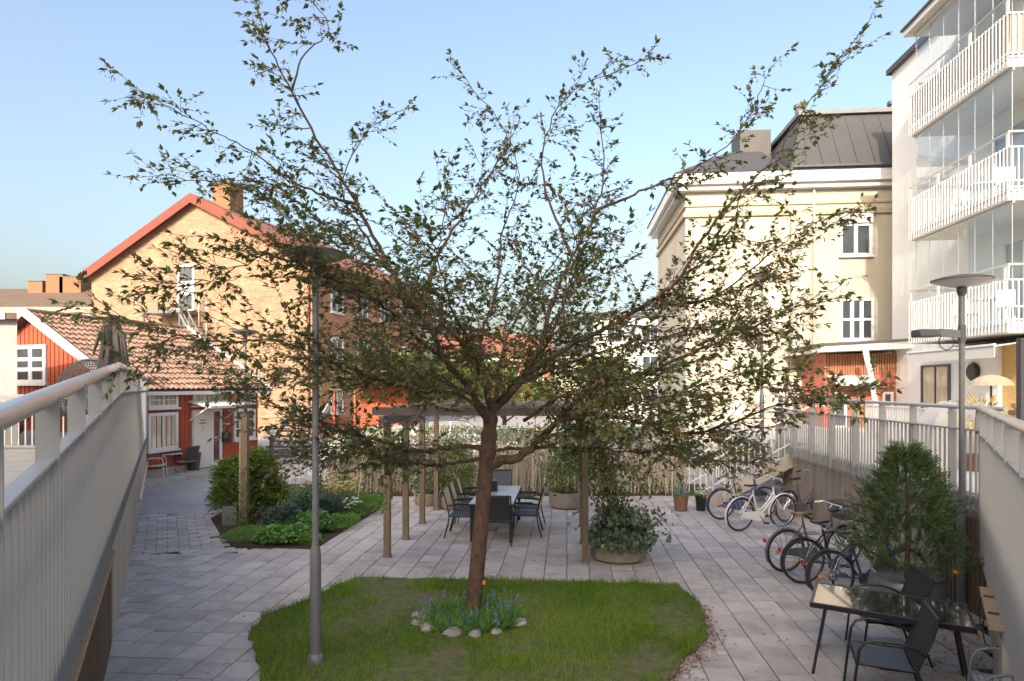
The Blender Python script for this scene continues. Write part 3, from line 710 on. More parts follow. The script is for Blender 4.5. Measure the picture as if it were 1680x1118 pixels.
for k in range(n_):
    t = (k+.5)/n_; st.box(sx0+(sx1-sx0)*t-.18, sx0+(sx1-sx0)*t+.18, -1.4, -.3, dz0-.25-(dz0-.6)*t-.05, dz0-.25-(dz0-.6)*t)
st.build('stair_tread', M['galv'], kb)
sr = MB()
for h in (.35,1.0): sr.tube([(sx0,-1.42,dz0-.2+h),(sx1,-1.42,.45+h)], .045, 6)
for k in range(7):
    t = k/6; z = dz0-.2-(dz0-.65)*t; sr.tube([(sx0+(sx1-sx0)*t,-1.42,z),(sx0+(sx1-sx0)*t,-1.42,z+1.0)], .04, 6)
sr.bar((sx0,-1.42,dz0-.25),(sx1,-1.42,.4),.05,.14)
sr.build('stair_railing', M['galv'], kb)
lad = MB()
for x in (.2,.75): lad.tube([(l1+x,-.3,.3),(l1+x,-.3,dz0+.9)], .03, 6)
for k in range(12): lad.tube([(l1+.2,-.3,.6+k*.5),(l1+.75,-.3,.6+k*.5)], .02, 5)
lad.build('ladder', M['offwhite'], kb)
lx,lz_ = ks(318,383); MB().lathe([(.0,0),(.12,.0),(.16,.08),(.10,.16),(0,.18)], (lx,-.14,lz_), 10).build('wall_lamp', M['whitepaint'], kb)
SF = lambda s,z,o: (kw+o,s,z)
for zf in (1.2,4.3,7.3):
    for y in (1.6,4.6,7.6,10.6,13.0):
        window(kb, SF, y, y+1.3, zf, zf+1.5, 2, 1, fw=.1)
MB().tube([(kw-.35,-.09,kE-.5),(kw-.35,-.09,.1)], .06, 8).build('downpipe', M['redfascia'], kb)
for x_, z_ in ((-5.2,6.2),(-3.1,9.2),(4.6,5.4),(5.9,8.1)): MB().box(x_,x_+.22,-.02,.01,z_,z_+.22).build('wall_vent', M['darkgrey'], kb)
MB().box(kw+.002,kw+.03,.4,kL-.2,-.2,.9).build('plinth', M['salmon'], kb)

# ------------------------------------------------------------------ far roofs on the left, far red house, pale block behind the tree
fr_ = thing('terrace_house', 'long pale house with a low brown roof and brick chimneys behind the red cottage', 'house', (-40,52,0))
MB().box(-14,9.0,0,8,-.2,9.3).build('wall', M['cream'], fr_)
r_ = MB(); r_.prism([(-14.5,-.8,9.2),(-14.5,4,11.6),(-14.5,8.8,9.2)], (24.2,0,0)); fro = r_.build('roof', M['browntile'], fr_)
MB().box(-14.5,9.7,-.9,-.78,8.9,9.35).build('fascia', M['ochre'], fro)
MB().box(-14.5,9.7,-.6,-.05,8.55,8.9).build('cornice', M['whitepaint'], fro)
for cx, w_, hh in ((-2.2,1.3,.6),(-.5,1.5,1.2),(.9,1.9,1.0),(4.3,1.5,1.15),(7.6,1.5,1.3)):
    ch = MB().box(cx-w_/2,cx+w_/2,3,4.6,10.8,11.5+hh).build('chimney', M['chimneybrick'], fro)
    MB().box(cx-w_/2-.05,cx+w_/2+.05,2.95,4.65,11.5+hh,11.58+hh).build('chimney_cap', M['sheet'], ch)
for x in (-12,-9,-6,-3,0,3,6):
    window(fr_, lambda s,z,o: (s,-o,z), x, x+1.4, 6.4, 7.9, 2, 1); window(fr_, lambda s,z,o: (s,-o,z), x, x+1.4, 3.2, 4.8, 2, 1)
fh = thing('red_house', 'distant salmon red house with a red tiled roof seen through the tree above the hedge', 'house', (-5.2,62,0), R(8))
MB().box(-1.5,9.2,0,9,-.2,5.6).build('wall', M['salmon'], fh)
r_ = MB(); r_.prism([(-2,-.6,5.5),(-2,4.5,8.4),(-2,9.6,5.5)], (11.9,0,0)); fho = r_.build('roof', M['redtile'], fh)
MB().box(4,4.8,3.5,4.4,7.5,9.1).build('chimney', M['chimneybrick'], fho)
MB().box(-2,9.9,-.66,-.6,5.3,5.55).build('fascia', M['whitepaint'], fho)
for x in (-.6,2.0,4.6,7.2):
    for zf in (3.4,.9): window(fh, lambda s,z,o: (s,-o,z), x, x+1.3, zf, zf+1.5, 2, 1)
pb = thing('pale_block', 'pale rendered block with a grey roof partly hidden behind the tree beside the cream building', 'building', (6.6,50,0), R(-5))
MB().box(0,10,0,12,-.2,8.4).build('wall', M['white'], pb)
MB().box(-.3,10.3,-.3,12.3,8.4,8.75).build('roof', M['sheet'], pb)
MB().box(-3.2,-.005,2,12,-.2,5.4).build('low_wing', M['cream'], pb)
MB().box(-3.4,-.01,1.8,12.2,5.4,5.65).build('low_roof', M['sheet'], pb)
for x in (1,3.8,6.6):
    for zf in (1.2,3.8,6.3): window(pb, lambda s,z,o: (s,-o,z), x, x+1.3, zf, zf+1.5, 2, 1)

# ------------------------------------------------------------------ cream building, behind the right-hand terrace
cb = thing('cream_building', 'tall cream rendered building with white cornices and a dark metal mansard roof', 'building', g(4.57,24.5), TH)
# local: x right, y back, z up
cW, cD, cZ = 12.5, 7.4, 10.55
MB().box(0,cW,0,cD,-.2,cZ).build('wall', M['cream'], cb)
CF = lambda s,z,o: (s,-o,z)
cA = g(4.57,24.5); cs_ = lambda px,py: hit(px,py,cA,GX)
corn = MB(); corn.box(-.45,cW,-.45,cD+.45,cZ+.0,cZ+.42); corn.box(-.28,cW,-.28,cD+.28,cZ-.18,cZ-.003)
corn.build('cornice', M['whitepaint'], cb)
MB().box(-.10,cW,-.10,cD+.1,cZ-1.15,cZ-.98).build('frieze_band', M['ochre'], cb)
MB().box(-.06,cW,-.06,cD+.06,cZ-.75,cZ-.68).build('frieze_band', M['ochre'], cb)
p0,_ = cs_(1297,500); p1,_ = cs_(1327,500)
MB().box(p0,p1,-.14,-.002,2.9,cZ-1.16).build('pilaster', M['cream'], cb)
for x in (p0-.03,p1-.005): MB().box(x,x+.035,-.16,-.004,2.9,cZ-1.17).build('pilaster_edge', M['ochre'], cb)
for (x0,y0,x1,y1,nx,ny) in ((1377,352,1430,420,2,1),(1377,490,1433,559,3,2)):
    s0,z1 = cs_(x0,y0); s1,z0 = cs_(x1,y1)
    window(cb, CF, s0, s1, z0, z1-(.36 if ny == 1 else 0), nx, ny, fw=.10, mull=.13)
    if ny == 1:
        MB().box(s0,s1,-.14,-.004,z1-.36,z1+.02).build('roller_blind', M['whitepaint'], cb)
        MB().box(s0-.06,s1+.06,-.2,-.004,z1+.02,z1+.07).build('lintel', M['offwhite'], cb)
l0,_ = cs_(1285,600); l1,_ = cs_(1357,600)
MB().box(l0,l1,-.55,-.004,3.30,3.52).build('ledge', M['ochre'], cb); MB().box(l0-.05,l1+.05,-.62,-.004,3.52,3.62).build('ledge_roof', M['sheet'], cb)
MB().box(l0+.05,l1-.05,-.5,-.003,1.3,3.30).build('bay', M['cream'], cb)
MB().tube([(p1+.16,-.09,cZ-.2),(p1+.16,-.09,3.0)], .05, 8).build('downpipe', M['cream'], cb)
# roofs: a lower hip on the left, a tall mansard on the right
m0,_ = cs_(1288,280)
hp = MB(); e = -.5; zt = cZ+.42
hp.add([(e,e,zt),(m0,e,zt),(m0,cD+.5,zt),(e,cD+.5,zt),(2.3,2.9,zt+1.95),(m0,2.9,zt+1.95),(m0,cD-2.4,zt+1.95),(2.3,cD-2.4,zt+1.95)],
    [(0,1,5,4),(1,2,6,5),(2,3,7,6),(3,0,4,7),(4,5,6,7),(0,3,2,1)]); hpo = hp.build('hip_roof', M['sheet'], cb)
MB().box(2.9,4.2,3.2,4.6,zt+1.7,zt+3.0).build('chimney', M['sheet'], hpo)
mm = MB(); k0 = m0+.02
mm.add([(k0,e,zt),(cW+.5,e,zt),(cW+.5,cD+.5,zt),(k0,cD+.5,zt),(k0+.85,.75,zt+2.5),(cW+.5,.75,zt+2.5),(cW+.5,cD-.8,zt+2.5),(k0+.85,cD-.8,zt+2.5)],
    [(0,1,5,4),(1,2,6,5),(2,3,7,6),(3,0,4,7),(4,5,6,7),(0,3,2,1)]); mmo = mm.build('mansard_roof', M['sheet'], cb)
MB().box(k0+.7,cW+.5,.6,cD-.6,zt+2.5,zt+2.66).build('ridge_cap', M['galv'], mmo)
sm = MB(); k = k0+.6
while k < cW:
    t = .85 if k-k0 < .85 else 1
    sm.bar((k+.0,e-.012,zt+.05),(max(k,k0+.9),.74,zt+2.48),.03,.035,(0,-.9,.45)); k += .62
sm.build('standing_seam', M['sheet'], mmo)
MB().box(k0+.1,cW+.4,e-.10,e-.02,zt+.06,zt+.14).build('snow_guard', M['darkgrey'], mmo)
for x in (k0+1.0,k0+4.6,k0+5.1): MB().lathe([(.16,0),(.16,.4),(.22,.42),(.22,.55),(0,.6)], (x,1.4,zt+2.66), 10).build('roof_vent', M['darkgrey'], mmo)

# salmon entrance between the cream and white buildings
eA = g(8.7,22.0)
eb = thing('entrance_porch', 'salmon red entrance porch with brown slats and a flat grey canopy roof', 'building', eA, TH)
es_ = lambda px,py: hit(px,py,eA,GX)
q0,_ = es_(1352,620); q1,_ = es_(1475,620)
MB().box(q0,q1,0,2.3,1.3,4.0).build('wall', M['salmon'], eb)
n0,nz0 = es_(1326,576)
cn = MB(); cn.prism([(n0,-1.0,4.02),(q1+.6,-1.0,4.15),(q1+.6,-1.0,4.42),(n0+.05,-1.0,4.22)], (0,3.3,0)); cno = cn.build('canopy_roof', M['offwhite'], eb)
MB().prism([(n0-.03,-1.04,4.2),(q1+.6,-1.04,4.40),(q1+.6,-1.04,4.47),(n0-.03,-1.04,4.29)], (0,3.3,0)).build('roof_edge', M['sheet'], cno)
kk = q0+.02; slb = MB().box(-.5,.5,-.5,.5,0,1).mesh('slat', M['brownwood'])
while kk < q1-.05:
    place('slat', slb, Matrix.Translation((kk,-.03,3.15+.25*(kk-q0)/(q1-q0))) @ Matrix.Diagonal((.045,.05,.85-.25*(kk-q0)/(q1-q0),1)), eb); kk += .085
a0,az = es_(1355,612); a1,_ = es_(1428,612)
MB().prism([(a0,-.02,3.25),(a1,-.02,3.25),(a1,-.75,2.92),(a0,-.75,2.92)], (0,0,.03)).build('awning', M['awning'], eb)
for x0,x1 in ((1366,1388),(1447,1464)):
    s0,_ = es_(x0,640); s1,_ = es_(x1,640); window(eb, CF, s0, s1, 1.5, 2.7, 1, 1, fw=.07)
d0,_ = es_(1402,640); d1,_ = es_(1420,640); MB().box(d0,d1,-.04,-.003,1.5,2.75).build('door', M['brownwood'], eb)
bp_ = thing('birch_pole', 'crooked white birch trunk post in front of the salmon entrance porch', 'post', g(9.62,20.6,DZ), TH)
MB().tube([(.12,0,0),(.14,0,.7),(.04,.02,1.3),(-.06,0,1.9),(-.16,.02,2.35),(-.2,0,2.62)], [.085,.08,.075,.08,.085,.09], 10).build('trunk', M['whitepaint'], bp_, smooth=True)

# ------------------------------------------------------------------ white apartment block with glazed balconies, far right
wb = thing('white_apartment_block', 'white apartment block with stacked glazed balconies and slatted white railings', 'building', g(11.05,13.0), TH)
# local: x right (facade at 0 faces -x), y back along the facade (13.0 at 0)
FV = 22.25-13.0
MB().add([(0,-1.5,-.2),(14,-1.5,-.2),(14,FV,-.2),(0,FV,-.2),(0,-1.5,13.55),(14,-1.5,13.55),(14,FV,13.55),(0,FV,13.55)],
    [(0,3,2,1),(4,5,6,7),(0,1,5,4),(1,2,6,5),(2,3,7,6),(3,0,4,7)]).build('wall', M['white'], wb)
MB().box(-.14,14.1,-1.6,FV+.14,13.55,13.72).build('parapet_cap', M['sheet'], wb)
WF = lambda s,z,o: (-o,s,z)
BU = -1.45; v0, v1 = 14.46-13, 18.31-13
levels = [4.08,6.97,9.88]
barme = MB().box(-.5,.5,-.5,.5,0,1).mesh('bar', M['whitepaint'])
for li, zb in enumerate(levels):
    bal = MB().box(BU,-.003,v0,v1,zb,zb+.20).build('balcony', M['offwhite'], wb)
    MB().box(BU-.03,-.003,v0-.03,v1+.03,zb+.20,zb+.235).build('slab_edge', M['whitepaint'], bal)
    top = zb+1.17
    rb = MB(); y = v0-.02
    while y <= v1+.03: rb.box(BU-.05,BU-.035,y-.013,y+.013,zb+.03,top); y += .118
    x = BU+.05
    while x < -.05:
        rb.box(x-.013,x+.013,v0-.06,v0-.045,zb+.03,top); rb.box(x-.013,x+.013,v1+.045,v1+.06,zb+.03,top); x += .118
    rb.build('railing_bar', M['whitepaint'], bal, kind='stuff')
    rl = MB()
    for zz, t in ((top,.03),(zb+.30,.03)):
        rl.box(BU-.034,BU-.004,v0-.05,v1+.05,zz-t,zz); rl.box(BU-.003,-.01,v0-.044,v0-.014,zz-t,zz); rl.box(BU-.003,-.01,v1+.014,v1+.044,zz-t,zz)
    rl.build('railing_rail', M['whitepaint'], bal)
    hr_ = MB().tube([(-.02,v1+.03,top+.32),(BU-.02,v1+.03,top+.32),(BU-.02,v0-.03,top+.32),(-.02,v0-.03,top+.32)], .028, 8).build('handrail', M['alu'], bal)
    pm_ = MB()
    for y in (v0,v0+1.28,v0+2.56,v1): pm_.box(BU-.028,BU-.012,y-.05,y+.05,top-.03,top+.32)
    pm_.build('railing_post', M['whitepaint'], bal)
    if li == 2:
        MB().box(BU-.002,BU+.004,v0,v1,zb+.34,top-.04).build('screen_panel', M['screen'], bal)
        MB().box(BU+.02,-.05,v0-.010,v0-.004,zb+.34,top-.04).build('screen_panel', M['screen'], bal)
    ztop = (levels+[12.75])[li+1]
    nP = 6; step = (v1-v0-.1)/nP
    for k in range(nP):
        ya = v0+.05+k*step
        if li == 1 and k == 4: ya2 = ya
        MB().box(BU+.10,BU+.112,ya+.008,ya+step-.008,zb+.24,ztop-.01).build('glass_pane', M['glass'], bal)
    MB().box(BU+.13,-.75,v0+.03,v0+.042,zb+.24,ztop-.01).build('glass_pane', M['glass'], bal)
    MB().box(-.70,-.02,v0+.03,v0+.042,zb+.24,ztop-.01).build('glass_pane', M['glass'], bal)
    fr = MB()
    for k in range(nP+1): fr.box(BU+.098,BU+.114,v0+.05+k*step-.006,v0+.05+k*step+.006,zb+.24,ztop-.02)
    fr.box(BU+.08,BU+.13,v0,v1,ztop-.06,ztop-.004)
    fr.build('glazing_frame', M['alu'], bal)
    window(wb, WF, v0+.9+.5*li, v0+2.3+.4*li, zb+.25, zb+2.45, 2, 1, fw=.07, sill=False, name='balcony_door', pm='balconypane')
    # furniture seen through the bars
    tb = MB().lathe([(.3,.0),(.3,.02),(.03,.03),(.03,.68),(.35,.70),(.35,.73),(0,.73)], (-.75,v0+1.7+.4*li,zb+.236), 14).build('balcony_table', M['whitepaint'], bal)
    for dy in (.95,2.6):
        y = v0+dy; cm = MB().box(-.95,-.55,y-.2,y+.2,zb+.65,zb+.69)
        cm.box(-.95,-.55,y+.18,y+.21,zb+.69,zb+1.1)
        for ax in (-.93,-.57):
            for ay in (y-.18,y+.18): cm.box(ax-.02,ax+.02,ay-.02,ay+.02,zb+.236,zb+.65)
        cm.build('balcony_chair', M['whitepaint'], bal)
rs = MB().prism([(BU-.15,v0-.2,12.75),(0-.003,v0-.2,12.75),(0-.003,v1+.15,12.75),(BU-.15,v1+.15,12.75)], (0,0,.16)).build('balcony_roof', M['offwhite'], wb)
MB().box(BU-.2,-.003,v0-.25,v1+.2,12.912,12.97).build('roof_edge', M['sheet'], wb)
# upper-right part of the white front, sloping dormer cheek behind the top glass
MB().prism([(-.06,v0+1.6,10.3),(-.06,v1+.3,10.3),(-.06,v1+.3,12.2),(-.06,v0+2.3,12.7),(-.06,v0+1.6,12.7)], (.055,0,0)).build('wall_panel', M['white'], wb)
# ground floor: door, awning, yellow wood, light
wA = g(11.05,13.0); ws_ = lambda px,py: hit(px,py,wA,GY)
s1,z1 = ws_(1514,600); s0,_ = ws_(1560,600)
window(wb, WF, s0, s1, 1.55, z1, 2, 1, fm='darkgrey', pm='curtainpane', fw=.06, sill=False, name='terrace_door')
y0,_ = ws_(1645,600); MB().box(-.02,-.003,-1.4,y0,1.5,4.05).build('wood_panel', M['yellowwood'], wb)
MB().box(-.10,-.004,y0,y0+.5,1.5,4.06).build('pilaster', M['white'], wb)
MB().lathe([(0,0),(.24,0),(.26,.05),(.2,.10),(0,.11)], (0,0,0), 18).build('wall_fan', M['black'], wb).matrix_basis = Matrix.Translation((-.003,y0+1.1,3.30)) @ Matrix.Rotation(-math.pi/2,4,'Y')
aw = MB(); ya, yb = 14.25-13+.55, 18.35-13
aw.prism([(-.02,ya,4.03),(-.02,yb,4.03),(BU-.05,yb,3.80),(BU-.05,ya,3.80)], (0,0,.025)); awo = aw.build('awning', M['awning'], wb)
MB().prism([(BU-.07,ya,3.82),(BU-.07,yb,3.82),(BU-.07,yb,3.56),(BU-.07,ya,3.56)], (.012,0,0)).build('valance', M['awning'], awo)
MB().box(BU-.10,BU-.035,ya,yb,3.822,3.87).build('front_bar', M['whitepaint'], awo)
# ------------------------------------------------------------------ lawn
lc = (-.3,7.3,0)
MB().prism([(x,y,-.05) for x,y in LAWN], (0,0,.072)).build('lawn', M['turf'], kind='structure')
def dens(q):
    d = vnoise(q,1.1)*.6+vnoise(q,3.1)*.4
    bare = np.clip((d-.33)*3.6,.05,1)
    ctr = np.exp(-((q[:,0]+1.9)**2/.45+(q[:,1]-7.6)**2/.25))*.65
    return np.clip(bare-ctr,.05,1)
q = scatter(LAWN, 52000, dens)
edge = np.min([np.hypot(q[:,0]-(LAWN[i][0]*(1-t)+LAWN[(i+1)%len(LAWN)][0]*t), q[:,1]-(LAWN[i][1]*(1-t)+LAWN[(i+1)%len(LAWN)][1]*t)) for i in range(0,len(LAWN),2) for t in (0,)], 0)
h = (.022+.055*rng.random(len(q)))*(.45+1.0*vnoise(q,2.6))+.045*np.clip(1-edge/.3,0,1)*rng.random(len(q))
blade_obj('grass', np.c_[q,np.full(len(q),.02)], h, .004+.004*rng.random(len(q)), .25+.7*rng.random(len(q)), M['grass'], rnd=np.clip(vnoise(q,1.3)*.8+.25*rng.random(len(q)),0,.999), kind='stuff')

# ------------------------------------------------------------------ the tree
TB = Vector((-.52,7.93,0))
tree = thing('tree', 'spreading ornamental cherry tree with a leaning brown trunk in the middle of the lawn', 'tree', TB)
def pl(*pts): return [at(*p) for p in pts]
def smooth_path(P, n=6):
    P = [P[0]+(P[0]-P[1])]+P+[P[-1]+(P[-1]-P[-2])]; out = []
    for i in range(1,len(P)-2):
        for k in range(n):
            t = k/n; a,b,c,d = P[i-1:i+3]
            out.append(.5*((2*b)+(c-a)*t+(2*a-5*b+4*c-d)*t*t+(3*b-a-3*c+d)*t**3))
    out.append(P[-2]); return out
trunk = smooth_path(pl((775,1022,7.93),(777,990,7.93),(783,930,7.93),(790,850,7.95),(797,770,7.97),(802,720,7.98),(806,672,7.98)), 6)
tr = MB(); nT = len(trunk)
tr.tube(trunk, [.132-.028*min(1,i/4)-.018*i/nT+.012*math.sin(i*1.9)*(i > 26)+.015*max(0,1-abs(i-29)/5) for i in range(nT)], 16)
me_ = tr.build('trunk', M['bark'], tree, w=True, smooth=True)
mains = [  # (pixel polyline with depth, start radius)
 (pl((806,690,7.98),(770,640,7.95),(735,595,7.9),(692,520,7.8),(640,440,7.75),(585,335,7.7),(528,240,7.6),(478,150,7.5),(440,70,7.4),(418,0,7.35)), .062),
 (pl((806,676,7.98),(850,630,8.05),(880,580,8.1),(908,495,8.2),(938,420,8.3),(978,345,8.4),(990,270,8.5),(985,195,8.6)), .066),
 (pl((860,618,8.05),(930,570,7.9),(1010,530,7.7),(1075,490,7.5),(1120,450,7.4),(1150,395,7.3),(1200,330,7.2),(1260,270,7.1),(1320,180,7.0),(1392,80,6.95)), .048),
 (pl((806,690,7.98),(800,630,8.1),(790,560,8.3),(815,470,8.6),(822,390,8.8),(850,300,9.0),(838,220,9.1)), .045),
 (pl((735,595,7.9),(690,560,7.6),(640,510,7.3),(575,470,6.75),(500,440,6.25),(430,420,6.1),(345,462,6.1),(275,465,6.1)), .034),
 (pl((692,520,7.8),(715,430,8.1),(760,350,8.4),(815,270,8.6),(830,220,8.7),(765,130,8.7)), .036),
 (pl((585,335,7.7),(530,320,7.5),(470,290,7.4),(400,240,7.3),(330,205,7.2),(232,150,7.1)), .026),
 (pl((640,440,7.75),(600,390,8.1),(560,300,8.4),(600,220,8.6),(640,190,8.7)), .028),
 (pl((797,735,7.97),(740,733,7.8),(690,742,7.6),(640,728,7.4),(580,712,7.2),(520,700,7.05),(440,660,7.0),(380,610,6.95)), .040),
 (pl((795,752,7.97),(740,760,8.1),(690,762,8.2),(620,745,8.3),(560,742,8.4),(500,755,8.4)), .034),
 (pl((798,765,7.97),(850,748,7.8),(885,722,7.7),(915,690,7.6),(950,655,7.5),(1010,630,7.3),(1090,600,7.2),(1180,560,7.1),(1270,520,7.0),(1325,500,6.95)), .075),
 (pl((915,690,7.6),(980,682,7.5),(1050,692,7.3),(1105,712,7.2),(1180,700,7.0),(1260,670,6.9),(1340,655,6.8),(1412,640,6.8)), .040),
 (pl((800,740,7.97),(870,735,8.1),(950,735,8.3),(1040,742,8.4),(1130,752,8.4),(1230,760,8.3)), .028),
 (pl((1075,490,7.5),(1130,500,7.7),(1200,470,7.9),(1270,410,8.0),(1330,370,8.0),(1385,350,8.0)), .026),
 (pl((978,345,8.4),(1040,320,8.3),(1110,290,8.2),(1180,250,8.1),(1230,190,8.0),(1252,140,8.0)), .026),
 (pl((938,420,8.3),(900,330,8.5),(890,240,8.6),(940,150,8.6),(1035,108,8.5)), .028),
 (pl((806,700,7.98),(760,650,7.5),(690,640,7.1),(610,620,6.8),(540,590,6.6),(450,560,6.5),(330,560,6.5),(200,520,6.6)), .032),
 (pl((815,660,7.98),(860,610,7.4),(900,560,6.9),(930,480,6.6),(950,420,6.5),(940,380,6.5)), .032),
 (pl((806,680,7.98),(780,590,7.4),(740,500,6.9),(720,420,6.7),(730,350,6.6)), .032),
 (pl((810,670,7.98),(830,560,8.6),(880,470,9.1),(930,400,9.5),(960,340,9.6)), .036),
 (pl((800,640,8.1),(740,540,8.8),(680,460,9.3),(620,420,9.6),(560,400,9.7)), .036),
 (pl((850,630,8.05),(950,590,8.7),(1060,560,9.2),(1160,540,9.4),(1250,560,9.4)), .036),
 (pl((780,650,8.0),(690,610,8.7),(600,590,9.2),(500,600,9.4),(420,640,9.4)), .032),
 (pl((478,150,7.5),(500,90,7.5),(540,40,7.5),(470,-40,7.5)), .018),
 (pl((640,440,7.75),(570,420,7.6),(500,340,7.5),(420,310,7.4),(285,288,7.4)), .020),
 (pl((860,690,7.9),(930,650,7.2),(1010,650,6.7),(1100,650,6.5),(1200,620,6.4),(1290,640,6.4)), .026),
]
bm = MB(); sec = []
def rv(): return Vector(rng.normal(size=3))
ctr = Vector((-.1,8.0,3.2))
for P, r0 in mains:
    S_ = smooth_path(P, 6); n = len(S_); L = sum((S_[i+1]-S_[i]).length for i in range(n-1))
    S_ = [p+rv()*.012 if 2 < i < n-1 else p for i, p in enumerate(S_)]
    bm.tube(S_, [max(.0055, r0*(1-.93*(i/(n-1))**.55)) for i in range(n)], 8)
    acc = 0; nxt = .45+random.random()*.2
    for i in range(1,n):
        d = S_[i]-S_[i-1]; acc += d.length
        while acc > nxt:
            f = nxt/L
            nxt += random.uniform(.055,.115) if S_[i].z < 4.6 else random.uniform(.10,.2)
            t = d.normalized(); o_ = (S_[i]-ctr).normalized()
            oh_ = Vector((S_[i].x+.3, S_[i].y-7.95, 0)); oh_ = oh_.normalized() if oh_.length > .05 else t
            dr_ = t*.5+rv()*.52+oh_*.45+Vector((0,0,.04))
            if S_[i].z < 6: dr_.z = dr_.z*.55+.03
            dr_.normalize()
            l = random.uniform(.55,1.6)*(1.05-.68*f)
            if S_[i].z > 5.0: l *= .6
            sec.append((S_[i], dr_, l, min(.009, r0*.16)*(1-.5*f)+.0025))
    sec.append((S_[-1], (S_[-1]-S_[-3]).normalized(), random.uniform(.3,.5), .006))
sec2 = []
for p, d, l, r in sec:
    if random.random() < .45:
        sec2.append((p+d*l*random.uniform(.25,.7), (d*.5+rv()*.8+Vector((0,0,.1))).normalized(), l*random.uniform(.45,.75), r*.7))
sec += sec2
bm.build('branch', M['bark'], tree, w=True, smooth=True, kind='stuff')
tw = MB(); lp_, ld, ln, lL = [], [], [], []; bp, bd = [], []
def twig(p0, d, l, r):
    n = max(3,int(l/.07)); P = [p0]; dd = d.copy()
    for k in range(n):
        dd = (dd+rv()*.10+Vector((0,0,.015))).normalized(); P.append(P[-1]+dd*(l/n))
    tw.tube(P, [max(.0016, r*(1-.75*k/n)) for k in range(n+1)], 4, cap=False); return P
for p, d, l, r in sec:
    P = twig(p, d, l, r); n = len(P)
    up = Vector((0,0,1))
    for k in range(1,n):
        t = (P[k]-P[k-1]).normalized()
        if k < n-1 and random.random() > .35:
            side = t.cross(up).normalized()*random.choice((-1,1))
            d2 = (t*.6+side*.7+rv()*.3).normalized(); l2 = random.uniform(.12,.32)
            Q = twig(P[k], d2, l2, .003)
        else: Q = P[max(0,k-1):k+1] if k < n-1 else P[-2:]
        Lq = sum((Q[j+1]-Q[j]).length for j in range(len(Q)-1)); sgn = 1
        for j in range(1,len(Q)):
            seg = Q[j]-Q[j-1]; tt = seg.normalized(); m = max(1,int(seg.length/.036))
            for a_ in range(m):
                if random.random() < .22: continue
                pt = Q[j-1]+seg*((a_+random.random())/m); sgn = -sgn
                sd = tt.cross(up); sd = (sd.normalized() if sd.length > .1 else Vector((1,0,0)))*sgn
                dl = (tt*.7+sd*.75+Vector((0,0,-.12))+rv()*.25).normalized()
                lp_.append(pt); ld.append(dl); ln.append((up+rv()*.35).normalized()); lL.append(random.uniform(.042,.088))
        tip = Q[-1]
        for a_ in range(3): 
            lp_.append(tip); ld.append(((Q[-1]-Q[-2]).normalized()+rv()*.35).normalized()); ln.append((up+rv()*.3).normalized()); lL.append(random.uniform(.06,.105))
        if random.random() < .38:
            b0 = Q[len(Q)//2]
            for a_ in range(random.randint(3,7)):
                bp.append(b0+rv()*.03+Vector((0,0,-.02))); bd.append((rv()*.5+Vector((0,0,-1))).normalized())
tw.build('twig', M['twig'], tree, w=True, kind='stuff')
lp_ = np.array(lp_); ld = np.array(ld); ln = np.array(ln); lL = np.array(lL)
print('leaves', len(lp_), 'secondaries', len(sec), 'blossoms', len(bp))
# the 300 leaves that show largest are parts of their own
px = lp_[:,0]/lp_[:,1]; inview = (np.abs(px) < .8) & (lp_[:,2] < EYE+.6*lp_[:,1])
big = np.argsort(-(lL/lp_[:,1])*inview)[:300]; msk = np.ones(len(lp_), bool); msk[big] = False
leaf_obj('foliage', lp_[msk], ld[msk], ln[msk], lL[msk], lL[msk]*.52, M['leaf'], tree, w=True, fold=.14, droop=.12, kind='stuff')
V, T = leaf_arrays(np.zeros((1,3)), np.array([[1.0,0,0]]), np.array([[0,0,1.0]]), [1.0], [.52], .14, .12)
lme = MB().add([tuple(v) for v in V], [tuple(int(a) for a in t) for t in T]).mesh('leaf', M['leaf'])
for i in big:
    d = Vector(ld[i]).normalized(); s_ = d.cross(Vector(ln[i])).normalized(); n_ = s_.cross(d)
    mt = Matrix((( d.x,-s_.x,n_.x,0),(d.y,-s_.y,n_.y,0),(d.z,-s_.z,n_.z,0),(0,0,0,1)))
    mt = Matrix.Translation(Vector(lp_[i])-TB) @ mt @ Matrix.Scale(lL[i],4)
    place('leaf', lme, mt, tree)
bp = np.array(bp); bd = np.array(bd)
leaf_obj('dried_blossom', bp, bd, rng.normal(size=bp.shape), .03+.035*rng.random(len(bp)), .008+.008*rng.random(len(bp)), M['blossom'], tree, w=True, kind='stuff')
MB().lathe([(0,0),(.03,.005),(.035,.03),(.02,.05),(0,.055)], (.155,-.02,.40), 10).build('bracket_fungus', M['orange'], tree, smooth=True)

# ring of stones and bluebells round the tree foot
ring = []
for k in range(10):
    a = random.uniform(2.2,6.6) if k > 5 else 2.75+k*.27
    a = (2.7+k*.24 if k < 6 else (4.45,4.85,5.2,6.0)[k-6])+random.uniform(-.05,.05)
    rr_ = .58+random.uniform(-.05,.05); c = Vector((TB.x+.02+rr_*math.cos(a)*1.12, TB.y-.22+rr_*math.sin(a)*.85, .02))
    s_ = random.uniform(.055,.10)
    m = MB(); m.lathe([(0,-.6),(.6,-.5),(.95,-.1),(1,.2),(.75,.65),(.35,.85),(0,.88)], n=11)
    m.v = [(x*s_*random.uniform(.85,1.15)*1.25, y*s_*random.uniform(.85,1.15), z*s_*random.uniform(.8,1.1)*.85) for x,y,z in m.v]
    o = m.build('stone', M['stone'], None, smooth=True, label='pale rough stone in the ring around the foot of the cherry tree', cat='stone', group='stones ringing the tree foot')
    o.location = c+Vector((0,0,.02)); o.rotation_euler = (0,0,random.random()*6)
